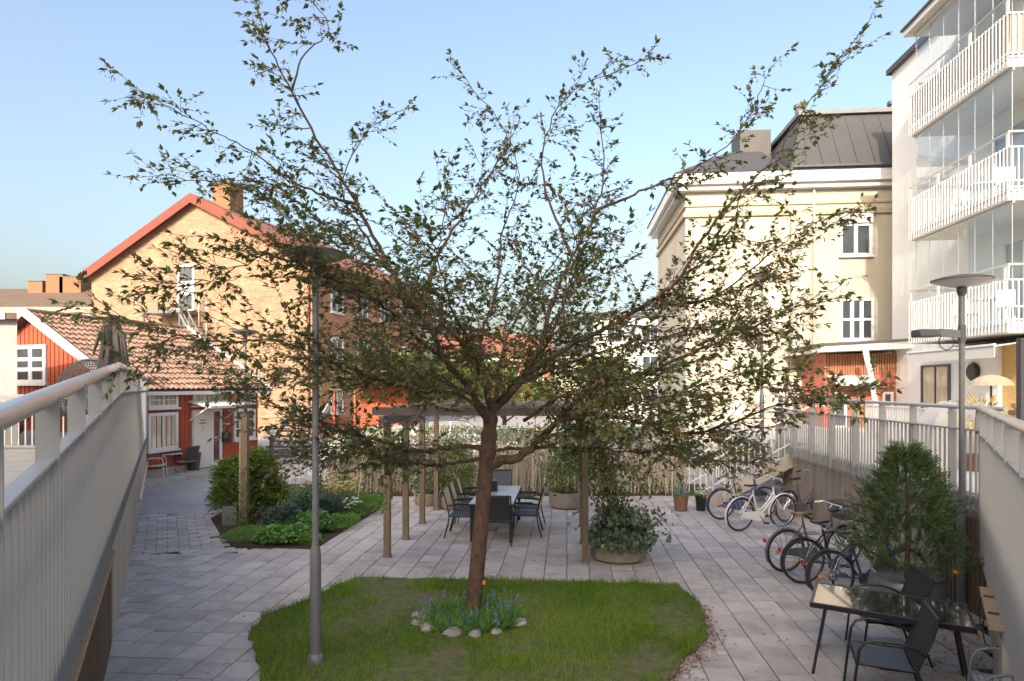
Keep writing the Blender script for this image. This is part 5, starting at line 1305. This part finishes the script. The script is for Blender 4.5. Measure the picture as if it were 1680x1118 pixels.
def toward(dx,dy): p = Vector((dx,dy,0)); p.rotate(Matrix.Rotation(grz,3,'Z')); return Vector((gc_.x,gc_.y,0))+p
def mesh_armchair(loc, rz, label, gr, frame='black', strap=False):
    "outdoor armchair with looped tubular arms and strung back; +y is where the sitter faces"
    t = thing('garden_chair', label, 'chair', loc, rz, gr); w = .275
    sf_ = MB(); nx = 8; V = []
    for off in (0,-.014):
        for y,z in ((.25,.43),(.05,.405),(-.20,.41)):
            for i in range(nx): u_ = -1+2*i/(nx-1); V.append((u_*(w-.02),y,z-.02*(1-u_*u_)+off))
    F = []; m = 3*nx
    for r_ in range(2):
        for i in range(nx-1): a_ = r_*nx+i; F += [(a_,a_+1,a_+nx+1,a_+nx),(m+a_+1,m+a_,m+a_+nx,m+a_+nx+1)]
    if not strap: sf_.add(V,F).build('seat', M['bluecloth'], t)
    else:
        for k in range(9):
            y = .24-.052*k; MB().box(-w+.02,w-.02,y-.021,y+.021,.415,.42).build('slat', M['rail'], t)
    bk = [(-.21,.43),(-.27,.58),(-.33,.74),(-.37,.90)]
    if not strap:
        st = MB(); k = 0; x = -w+.035
        while x < w-.03:
            st.tube([(x,y,z) for y,z in bk], .0036, 4, cap=False); x += .0105
        st.build('backrest_string', M['blackcloth'], t, kind='stuff')
        for (y,z) in (bk[0],bk[-1]): MB().tube([(-w+.02,y,z),(w-.02,y,z)], .013, 8).build('back_rail', M[frame], t)
    else:
        V = []; 
        for off in (0,.012):
            for y,z in bk: V += [(-w+.03,y-off,z),(w-.03,y-off,z)]
        F = [(0,1,3,2),(2,3,5,4),(4,5,7,6),(9,8,10,11),(11,10,12,13),(13,12,14,15),(6,7,15,14),(1,0,8,9)]
        MB().add(V,F).build('backrest', M['screen'], t)
    for sx in (-1,1):
        x = sx*w
        MB().tube([(x*1.06,.30,0),(x*1.02,.27,.30),(x*1.02,.24,.55),(x*1.04,.20,.62),(x*1.05,.10,.655),(x*1.05,-.08,.655),(x*1.03,-.20,.62),(x,-.27,.57)], .0125, 8).build('arm_leg', M[frame], t, smooth=True)
        MB().tube([(x*1.04,-.36,0),(x*1.01,-.27,.25),(x,-.21,.43),(x*.99,-.27,.58),(x*.98,-.33,.74),(x*.97,-.375,.915)], .0125, 8).build('back_leg', M[frame], t, smooth=True)
    r_ = MB()
    for sx in (-1,1): r_.tube([(sx*w,.26,.42),(sx*w,-.21,.42)], .011, 6)
    r_.tube([(-w,.26,.42),(w,.26,.42)], .011, 6); r_.tube([(-w,-.28,.24),(w,-.28,.24)], .009, 6)
    r_.build('seat_frame', M[frame], t); return t
cg = 'garden chairs round the dark glass table'
p1 = gnd(1418,1118); mesh_armchair((3.46,5.78,0), R(68), 'black string back garden chair standing side on at the near side of the glass table', cg)
mesh_armchair((4.08,6.82,0), R(78), 'black string back garden chair pushed in behind the glass table by the thuja pot', cg)
mesh_armchair((4.12,5.10,0), R(62), 'grey slatted metal garden chair only partly in view beside the slanting parapet', cg, frame='galv', strap=True)

# red cottage's little seating group
def fpt(px, py): return gnd(px,py)
bt_ = thing('bistro_table', 'small square bistro table with a pale top against the red cottage wall', 'table', fpt(277,781), R(40))
MB().box(-.34,.34,-.30,.30,.70,.73).build('tabletop', M['offwhite'], bt_, bevel=.008)
for x in (-.27,.27): MB().tube([(x,-.25,0),(x*.3,0,.35),(x,-.25,.70)], .015, 6).build('leg', M['darkgrey'], bt_); MB().tube([(x,.25,0),(x*.3,0,.35),(x,.25,.70)], .015, 6).build('leg', M['darkgrey'], bt_)
armchair(fpt(303,779), R(75), 'brown garden chair between the bistro table and the grey bin', seat='tancloth', back='wicker', frame='darkgrey')
armchair(fpt(256,786), R(-70), 'white framed garden chair at the end of the bistro table by the street path wall', seat='offwhite', back='screen', frame='whitepaint')
bn = thing('waste_bin', 'dark grey bin standing beside the pale cottage door', 'bin', fpt(317,776)); MB().lathe([(.17,0),(.24,.62),(.27,.66),(.24,.67),(.22,.60),(0,.58)], n=20).build('bin', M['darkgrey'], bn, smooth=True)

# ------------------------------------------------------------------ bicycles
def bicycle(loc, rz, label, paint, lady=False, basket=False, rack=True, guard=True, gear=False, saddle='black', lean=.06, fender=True, bar='chrome', red_front=False):
    "local +x is forward, rear hub at x = 0"
    t = thing('bicycle', label, 'bicycle', loc, rz, 'bicycles parked along the plank wall')
    t.rotation_euler = (lean,0,rz); P = M[paint]; r0 = .345; wb = 1.08
    for hx in (0,wb):
        wh = MB().torus((hx,0,r0), r0-.018, .018, 'y', 44, 8).build('tyre', M['rubber'], None, smooth=True)
        # a wheel is its tyre, rim and spokes
        hub = MB().tube([(hx,-.05,r0),(hx,.05,r0)], .022, 10).build('wheel', M['chrome'], t, smooth=True)
        wh.parent = hub
        MB().torus((hx,0,r0), r0-.045, .010, 'y', 40, 6).build('rim', M['chrome'], hub, smooth=True)
        sp_ = MB()
        for k in range(28):
            a_ = k*2*math.pi/28; sp_.tube([(hx,.03*(-1)**k,r0),(hx+math.cos(a_)*(r0-.05),0,r0+math.sin(a_)*(r0-.05))], .0016, 3, cap=False)
        sp_.build('spokes', M['chrome'], hub, kind='stuff')
        if fender:
            f = MB(); n_ = 22; a0, a1 = (R(20),R(205)) if hx == 0 else (R(35),R(190)); V = []; F = []
            for i in range(n_+1):
                a_ = a0+(a1-a0)*i/n_
                for rr_, y in ((r0+.012,-.028),(r0+.024,0),(r0+.012,.028)): V.append((hx+math.cos(a_)*rr_,y,r0+math.sin(a_)*rr_))
            for i in range(n_): b_ = i*3; F += [(b_,b_+1,b_+4,b_+3),(b_+1,b_+2,b_+5,b_+4)]
            f.add(V,F).build('mudguard', P if lady else M['darkbike'], t, smooth=True)
            MB().tube([(hx,.045,r0),(hx-(r0+.01)*math.cos(R(15)),.03,r0-.02*1+.1)], .004, 5).build('mudguard_stay', M['chrome'], t)
    bb_ = (.45,0,.29); st = (.29,0,.80); sth = (.25,0,.93); ht, hb_ = (.80,0,.86), (.845,0,.66)
    fr = MB(); fr.tube([bb_,st], .018, 10)
    if lady:
        fr.tube([hb_,(.70,0,.50),(.57,0,.36),bb_], .019, 10); fr.tube([(.82,0,.76),(.68,0,.56),(.55,0,.44),(.42,0,.40)], .016, 10)
    else:
        fr.tube([hb_,bb_], .020, 10); fr.tube([(.81,0,.82),(.30,0,.75)], .018, 10)
    fr.tube([ht,hb_], .022, 10)
    for y in (-.055,.055):
        fr.tube([bb_,(0,y,r0)], .010, 8); fr.tube([(.30,0,.74),(0,y,r0)], .009, 8)
    fr.build('frame', P, t, smooth=True)
    fk = MB()
    for y in (-.05,.05): fk.tube([hb_,(.865,y,.60),(.97,y,.46),(wb,y,r0)], .012, 8)
    fk.build('fork', P, t, smooth=True)
    MB().tube([st,(.27,0,.90)], .013, 8).build('seat_post', M['chrome'], t)
    sd = MB(); V = []
    prof = [(.02,.075),(.06,.085),(.12,.07),(.18,.035),(.27,.02),(.30,.008)]
    for x, hw in prof: V += [(x+.10,-hw,.905),(x+.10,-hw*.6,.94),(x+.10,hw*.6,.94),(x+.10,hw,.905)]
    F = [(0,1,2,3)]; m = len(prof)
    for i in range(m-1):
        b_ = i*4; F += [(b_,b_+4,b_+5,b_+1),(b_+1,b_+5,b_+6,b_+2),(b_+2,b_+6,b_+7,b_+3),(b_+3,b_+7,b_+4,b_)]
    F.append(tuple(range((m-1)*4+3,(m-1)*4-1,-1)))
    sd.add(V,F).build('saddle', M[saddle], t, smooth=True, bevel=.006)
    MB().tube([(.80,0,.86),(.785,0,.99),(.84,0,1.03)], .012, 8).build('stem', M[bar], t)
    hbm = MB(); hbm.tube([(.62,-.29,1.00),(.72,-.28,1.02),(.84,-.20,1.045),(.85,0,1.035),(.84,.20,1.045),(.72,.28,1.02),(.62,.29,1.00)], .011, 8)
    ho = hbm.build('handlebar', M[bar], t, smooth=True)
    for y in (-.29,.29): MB().tube([(.60,y,.997),(.73,y*.98,1.022)], .017, 8).build('grip', M['rubber'], ho)
    for y in (-.2,.2): MB().tube([(.80,y,1.04),(.86,y*1.05,1.01),(.74,y*1.4,.985)], .006, 6).build('brake_lever', M['chrome'], ho)
    MB().lathe([(.09,-.004),(.09,.004)], (0,0,0), 24).build('chainwheel', M['darkgrey'], t).matrix_basis = Matrix.Translation((.45,-.06,.29)) @ Matrix.Rotation(math.pi/2,4,'X')
    ck = MB(); ck.bar((.45,-.075,.29),(.56,-.075,.16),.015,.02); ck.bar((.45,.075,.29),(.34,.075,.42),.015,.02); ck.tube([(.45,-.08,.29),(.45,.08,.29)],.012,8)
    cko = ck.build('crank', M['chrome'], t)
    for x, y, z in ((.56,-.12,.16),(.34,.12,.42)): MB().box(x-.045,x+.045,y-.04,y+.04,z-.012,z+.012).build('pedal', M['black'], cko)
    if guard: MB().prism([(-.05,-.07,.30),(.02,-.07,.40),(.45,-.07,.40),(.56,-.07,.33),(.56,-.07,.25),(.45,-.07,.19),(.02,-.07,.29)], (0,.012,0)).build('chain_guard', P if lady else M['black'], t)
    else:
        MB().torus((.0,-.05,r0),.06,.012,'y',20,5).build('cassette', M['darkgrey'], t); MB().bar((-.02,-.06,r0-.05),(.02,-.06,r0-.17),.012,.03).build('derailleur', M['black'], t)
    if rack:
        rk = MB()
        for y in (-.06,0,.06): rk.tube([(.22,y,.755),(-.28,y,.755)], .006, 6)
        rk.tube([(-.28,-.06,.755),(-.28,.06,.755)], .006, 6)
        for y in (-.075,.075): rk.tube([(-.12,y*.8,.755),(0,y,r0)], .006, 6)
        rk.build('rack', M['darkgrey'] if not lady else M['chrome'], t)
    MB().box(-.395,-.375,-.03,.03,.50,.56).build('rear_light', M['redplastic'], t)
    MB().lathe([(0,0),(.03,0),(.03,.008),(0,.01)], (0,0,0), 12).build('reflector', M['orange'], t).matrix_basis = Matrix.Translation((-.17,-.03,r0+.0)) @ Matrix.Rotation(math.pi/2,4,'X')
    if basket:
        bk = MB()
        for z, k in ((.82,.86),(.90,.93),(.98,.97),(1.06,1.0)):
            x0, x1, y_ = .90, .90+.28*k, .17*k; bk.tube([(x0,-y_,z),(x1,-y_,z),(x1,y_,z),(x0,y_,z),(x0,-y_,z)], .005, 5)
        for i in range(12):
            for y in (-1,1): x = .90+.28*i/11; bk.tube([(x*.985+.013,y*.146,.82),(x,y*.17,1.06)], .003, 4)
            y = -.17+.34*i/11; bk.tube([(.90+.24,y*.86,.82),(1.18,y,1.06)], .003, 4); bk.tube([(.90,y*.86,.82),(.90,y,1.06)], .003, 4)
        bk.build('basket', M['black'], t)
        MB().box(.91,1.14,-.14,.14,.815,.822).build('basket_floor', M['black'], t)
    return t
bicycle(gnd(1213,872), R(20), 'white step-through bicycle standing nearest the stairs end of the row', 'whitebike', lady=True, saddle='black')
bicycle(gnd(1183,853), R(14), 'blue bicycle with a brown saddle bag mostly hidden behind the white bicycle', 'bluebike', lady=True, saddle='leather', lean=.03)
bicycle(gnd(1288,939), R(14), 'dark bicycle with a wire front basket, third from the thuja pot', 'greybike', lady=True, basket=True, saddle='leather', lean=.05)
bicycle(gnd(1317,958), R(8), 'black bicycle with thick tyres between the basket bicycle and the blue mountain bicycle', 'darkbike', guard=False, lean=.05, bar='darkgrey')
bicycle(gnd(1364,986), R(5), 'blue mountain bicycle with an orange spoke reflector, half hidden behind the thuja and glass table', 'bluebike', guard=False, lean=-.03, rack=False, bar='darkgrey')
bicycle(gnd(1300,862)+Vector((0,.3,0)), R(25), 'grey bicycle standing beyond the white bicycle against the plank wall', 'greybike', lady=True, lean=.04)

# ------------------------------------------------------------------ stairs up to the terrace at the far right
sA = gnd(1150,832); 
stt = thing('outdoor_staircase', 'concrete stairs with white metal railings rising to the terrace behind the bicycles', 'stairs', sA, TH)
for k in range(9):
    z = (k+1)*DZ/9; x = .12+k*.27; MB().box(x,x+.30,.1,1.4,z-.16,z).build('step', M['concrete'], stt)
MB().prism([(0,0,0),(.35,0,0),(2.75,0,1.32),(2.75,0,1.52),(2.45,0,1.50),(0,0,.15)], (0,.09,0)).build('stringer', M['concrete'], stt)
for y in (.02,1.45):
    r_ = MB(); r_.tube([(.0,y,.95),(2.5,y,2.42),(2.9,y,2.45)], .025, 8); r_.tube([(.0,y,.35),(2.5,y,1.78)], .016, 6)
    k = 0.0
    while k < 2.5: r_.tube([(k,y,.1+k*.58),(k,y,.93+k*.585)], .011, 5); k += .14
    r_.build('railing', M['whitepaint'], stt)
# terrace: white inner fence, slatted wooden screen, hanging shade, dark post, parasol cloth
wf = thing('terrace_fence', 'low white slatted fence on the terrace behind the grey fence', 'fence', g(8.3,9.6,DZ), TH)
slm2 = MB().box(-.5,.5,-.5,.5,0,1).mesh('slat', M['whitepaint']); k = 0.0
while k < 8.6: place('slat', slm2, Matrix.Translation((0,k,.05)) @ Matrix.Diagonal((.02,.075,.82,1)), wf); k += .125
MB().box(-.04,.04,-.05,8.65,.871,.90).build('rail', M['whitepaint'], wf)
sA_ = Vector((7.6,9.9,0)); ws = thing('wooden_screen', 'slatted reddish wooden screen with a slanting edge on the terrace beside the dark post', 'screen', (7.45,9.6,DZ), 0)
for k in range(15):
    z = .35+k*.105; x0 = .0+max(0,(z-.55))*.58; MB().box(x0,1.6,-.02,.05+.015*(k%2),z,z+.07).build('slat', M['brownwood' if k % 4 == 2 else 'yellowwood'], ws)
MB().bar((-.02,.07,.3),(.82,.07,1.86),.05,.05).build('edge_board', M['whitepaint'], ws)
MB().box(.95,1.03,.062,.13,0,1.85).build('post', M['brownwood'], ws)
hs_ = at(1626,622,11.2); hl = thing('terrace_parasol', 'small beige tilted parasol on the terrace beside the wooden screen', 'parasol', (hs_.x,hs_.y,DZ))
MB().tube([(0,0,0),(0,0,hs_.z-DZ-.02)], .018, 8).build('pole', M['darkgrey'], hl)
MB().lathe([(.34,-.02),(.30,.06),(.2,.13),(.08,.17),(0,.18)], (0,0,hs_.z-DZ-.1), 16).build('canopy', M['tancloth'], hl)
dp = at(1676,620,9.4); dpt = thing('dark_post', 'dark square steel post on the terrace in front of the wooden screen', 'post', (dp.x,dp.y,DZ)); MB().box(-.045,.045,-.045,.045,0,2.15).build('post', M['darkgrey'], dpt); MB().box(-.09,.09,-.09,.09,0,.02).build('base_plate', M['darkgrey'], dpt)
cv = thing('covered_furniture', 'pale crumpled cover over terrace furniture left of the wooden screen', 'cover', (7.95,11.3,DZ))
m = MB(); m.lathe([(.62,0),(.60,.35),(.50,.75),(.34,1.0),(.15,1.12),(0,1.14)], n=22); m.v = [(x*(1+.10*math.sin(7*math.atan2(y,x))+random.uniform(-.03,.03)), y*(1+.10*math.sin(5*math.atan2(y,x))), z+random.uniform(-.03,.03)*(z > 0)) for x,y,z in m.v]
m.build('cover', M['awning'], cv, smooth=True)
yp = thing('yellow_plant', 'yellow leaved potted plant on the terrace between the lamp mast and the pale cover', 'potted plant', (7.75,10.4,DZ))
MB().lathe([(.12,0),(.16,.28),(.14,.28),(0,.25)], n=16).build('pot', M['terracotta'], yp); MB().tube([(0,0,.2),(0,0,.9)], [.012,.006], 5).build('stem', M['twig'], yp)
p, u = cloud(120,(0,0,.95),(.32,.3,.3)); leaf_obj('leaves', p, u+[-.4,0,0], rng.normal(size=p.shape)+[0,0,1], .08+.06*rng.random(120), .035+.02*rng.random(120), M['yellowflower'], yp, kind='stuff')

# ------------------------------------------------------------------ left walkway: gate, folded parasol, dome, shed
gA = Vector((-13.2,14.0,DZ)); gt2 = thing('walkway_gate', 'light grey bar fence with a gate across the left walkway', 'gate', gA)
for x0, x1 in ((0,1.28),(1.32,2.6),(2.64,4.0)):
    f = MB()
    for z in (.06,1.14): f.box(x0,x1,-.02,.02,z-.025,z+.025)
    for x in (x0+.02,x1-.02): f.box(x-.02,x+.02,-.021,.021,.0,1.165)
    f.build('gate_frame', M['rail'], gt2)
    x = x0+.15
    while x < x1-.06: place('bar', slm2, Matrix.Translation((x,0,.085)) @ Matrix.Diagonal((.022,.022,1.03,1)), gt2); x += .155
MB().box(0,4.0,-.03,.03,1.17,1.23).build('top_rail', M['rail'], gt2)
dm = at(150,632,13.0); dmt = thing('lattice_dome', 'dark woven lattice dome with see-through gaps behind the walkway gate', 'dome', (dm.x,dm.y,DZ+.25))
m = MB(); n_ = 30; Rr = .72
for k in range(n_):
    a_ = math.pi*k/n_
    pts = [(Rr*math.cos(a_)*math.cos(b),.35*Rr*math.sin(b*1.0)*1.0+.0,0) for b in (0,)]
for k in range(-13,14):
    c_ = k/14; r1 = Rr*math.sqrt(1-c_*c_)
    m.tube([(c_*Rr, -.38*math.sqrt(max(0,1-c_*c_-(z/ Rr)**2)) if c_*c_+(z/Rr)**2 < 1 else 0, z+1.0) for z in np.linspace(-r1,r1,13)], .010, 4, cap=False)
    m.tube([(x, -.38*math.sqrt(max(0,1-c_*c_-(x/Rr)**2))+.01, c_*Rr+1.0) for x in np.linspace(-r1,r1,13)], .016, 4, cap=False)
m.build('lattice', M['wicker'], dmt); MB().torus((0,0,1.0), Rr, .028, 'y', 40, 8).build('rim', M['black'], dmt, smooth=True)
MB().tube([(0,.05,-.25),(0,.05,.4)], .03, 8).build('stand', M['black'], dmt); MB().lathe([(.3,-.25),(.3,-.22)], n=20).build('base_plate', M['black'], dmt)
MB().lathe([(0,.42),(.42,.45),(.46,.55),(.3,.62),(0,.63)], (0,.05,0), 18).build('cushion', M['tarp'], dmt, smooth=True)
fp = at(185,632,12.2); fpt_ = thing('folded_parasol', 'dark folded parasol with drooping ribs behind the parapet corner', 'parasol', (fp.x,fp.y,DZ))
MB().tube([(0,0,0),(0,0,2.75)], .03, 10).build('pole', M['black'], fpt_)
m = MB(); m.lathe([(.05,2.75),(.12,2.6),(.13,2.45),(.16,2.2),(.22,1.7),(.26,1.3),(.20,1.2)], n=24); m.v = [(x*(1+.28*math.sin(6*math.atan2(y,x)+z*2)), y*(1+.28*math.sin(6*math.atan2(y,x)+z*2)), z) for x,y,z in m.v]
m.build('canopy', M['tarp'], fpt_, smooth=True); MB().lathe([(.0,0),(.14,.02),(.12,.1),(0,.14)], (0,0,2.68), 12).build('cap', M['tarp'], fpt_)
for k, (dx, dl) in enumerate(((-.34,.4),(.16,1.2),(.27,1.3),(.36,1.35),(-.12,1.1))):
    MB().tube([(0,0,2.55),(dx*.5,-.04*k,2.58),(dx*.8,-.04*k,2.40),(dx*1.0,-.03*k,2.4-dl*.5),(dx*1.12,0,2.45-dl)], [.03,.035,.035,.03,.022], 7).build('rib', M['tarp'], fpt_, smooth=True)
sdt = thing('garden_shed', 'pale rendered shed corner with a flat blue grey roof edge beyond the walkway gate', 'shed', (-14.5,14.4,DZ))
xr = (28-840)/1020*14.4+14.5; MB().prism([(-3,0,0),(xr,0,0),(xr-2.2,2.6,0),(-3,2.6,0)],(0,0,2.95)).build('wall', M['shedwall'], sdt); MB().prism([(-3.2,-.2,2.953),(xr+.16,-.2,2.953),(xr-2.3,2.8,2.953),(-3.2,2.8,2.953)],(0,0,.14)).build('roof', M['browntile'], sdt); MB().box(-3.2,xr-.1,-.225,-.203,2.94,3.09).build('fascia', M['cargrey'], sdt)
bh = thing('bare_shrub', 'bare twiggy shrub behind the walkway gate below the cottage window', 'shrub', (-12.2,15.2,DZ-.1))
m = MB()
for k in range(60):
    a_ = random.random()*6.28; l = random.uniform(.5,1.15); m.tube([(0,0,0),(.25*math.cos(a_)*l,.25*math.sin(a_)*l,l*.6),(.9*math.cos(a_)*l*.7,.5*math.sin(a_)*l,l)], [.012,.007,.003], 4, cap=False)
m.build('twigs', M['twig'], bh, kind='stuff'); p, u = cloud(160,(0,0,.8),(.7,.4,.35)); leaf_obj('leaves', p, u, rng.normal(size=p.shape), .03+.02*rng.random(160), .02*np.ones(160), M['litter'], bh, kind='stuff')

# ------------------------------------------------------------------ red stairs and porch behind the cottage
ra = gnd(482,788); rs_ = thing('red_porch', 'red painted wooden porch with grey steps between the cottage and the brick house', 'porch', (ra.x-.1,24.6,0), R(-10))
for k in range(6): MB().box(-.1,.62,.3*k,.3*k+.32,.17*(k+1)-.05,.17*(k+1)).build('step', M['concrete'], rs_)
for x in (-.2,.66): MB().box(x,x+.07,-.1,2.4,0,.5).build('stringer', M['redwood'], rs_); MB().box(x,x+.09,-.12,-.03,0,2.7).build('post', M['redwood'], rs_)
MB().box(-.3,2.0,2.42,2.5,0,3.4).build('back_wall', M['redwood'], rs_)
MB().prism([(.8,-.1,0),(1.7,-.1,0),(1.7,-.1,2.3),(.8,-.1,1.9)], (0,.06,0)).build('side_panel', M['redwood'], rs_)
MB().box(-.35,2.1,-.3,2.6,3.42,3.5).build('roof', M['browntile'], rs_)
gs2 = thing('grey_staircase', 'grey outdoor stairs with thick treads behind the corner of the red cottage', 'stairs', (-9.55,25.4,0), R(-10))
for k in range(10): MB().box(-.75,.75,.28*k,.28*k+.34,.2*(k+1)-.06,.2*(k+1)).build('step', M['galv'], gs2)
for x in (-.8,.76): MB().prism([(x,0,0),(x,.3,0),(x,3.1,2.0),(x,2.8,2.1)], (.04,0,0)).build('stringer', M['whitepaint'], gs2)
hm = thing('white_ball_lamp', 'white round globe lamp on a short dark pillar beside the grey stairs', 'lamp', (-9.55,24.7,0)); MB().lathe([(.08,0),(.08,.95)], n=12).build('pillar', M['darkgrey'], hm); MB().lathe([(0,.95),(.08,.97),(.13,1.04),(.14,1.10),(.10,1.2),(0,1.24)], n=18).build('globe', M['whitepaint'], hm, smooth=True)

# ------------------------------------------------------------------ parked cars behind the hedge
def car(loc, rz, label, paint):
    t = thing('parked_car', label, 'car', loc, rz, 'cars parked beyond the hedge')
    prof = [(-2.1,.35),(-2.12,.62),(-2.05,.90),(-1.55,1.0),(1.0,.98),(1.75,.86),(2.08,.68),(2.12,.36)]
    b = MB(); n_ = len(prof); V = []
    for y, k in ((-.86,.0),(-.80,.03),(.80,.03),(.86,0)):
        for x,z in prof: V.append((x*(1-.0 if abs(y) < .85 else .985), y, z+(k if z > .5 else 0)))
    F = []
    for s_ in range(3):
        for i in range(n_-1): F.append((s_*n_+i,s_*n_+i+1,(s_+1)*n_+i+1,(s_+1)*n_+i))
        F.append((s_*n_+n_-1,s_*n_,(s_+1)*n_,(s_+1)*n_+n_-1))
    F += [tuple(range(n_-1,-1,-1)), tuple(range(3*n_,4*n_))]
    b.add(V,F).build('body', M[paint], t, smooth=True, bevel=.03)
    cprof = [(-1.75,.99),(-1.25,1.42),(-.2,1.47),(.25,1.42),(1.05,.99)]
    w_ = MB(); V = []
    for y, s_ in ((-.78,1),(.78,1)):
        for x,z in cprof: V.append((x, y*(1-.22*(z-.99)/.48), z))
    F = [(0,1,2,3,4),(9,8,7,6,5)]+[(i,i+5,i+6,i+1) for i in range(4)]+[(4,9,5,0)]
    w_.add(V,F).build('cabin_glass', M['pane'], t)
    rf_ = MB(); rf_.prism([(-1.27,-.64,1.43),(-.2,-.63,1.475),(.27,-.64,1.43),(.27,.64,1.43),(-.2,.63,1.475),(-1.27,.64,1.43)], (0,0,.03)); rf_.build('roof', M[paint], t, bevel=.01)
    for y in (-1,1):
        for (x0,z0),(x1,z1) in ((cprof[0],cprof[1]),(cprof[4],cprof[3]),((-.4,.99),(-.4,1.46))):
            MB().bar((x0,y*.785,z0),(x1,y*.785*(1-.22*(z1-.99)/.48),z1),.04,.07).build('pillar', M[paint], t)
    for x in (-1.3,1.3):
        for y in (-.80,.80):
            w2 = MB().torus((x,y,.31),.22,.09,'y',24,8).build('wheel', M['rubber'], t, smooth=True); MB().tube([(x,y-.08,.31),(x,y+.08,.31)], .19, 16).build('rim', M['chrome'], w2)
    for y in (-.62,.62):
        MB().box(2.06,2.12,y-.16,y+.16,.62,.74).build('headlight', M['lamplens'], t); MB().box(-2.14,-2.08,y-.14,y+.14,.7,.86).build('tail_light', M['redplastic'], t)
    return t
car((.6,22.4,-.03), R(3), 'white car parked beyond the hedge right of the cherry trunk', 'carwhite')
car((-4.9,22.6,-.03), R(182), 'white car parked beyond the left end of the hedge by the red porch', 'carwhite')
car((-2.1,25.8,-.03), R(1), 'silver grey car parked in the second row beyond the hedge behind the pergola', 'cargrey')
car((5.0,23.2,-.03), R(5), 'silver car parked beyond the right end of the hedge behind the stairs', 'cargrey')
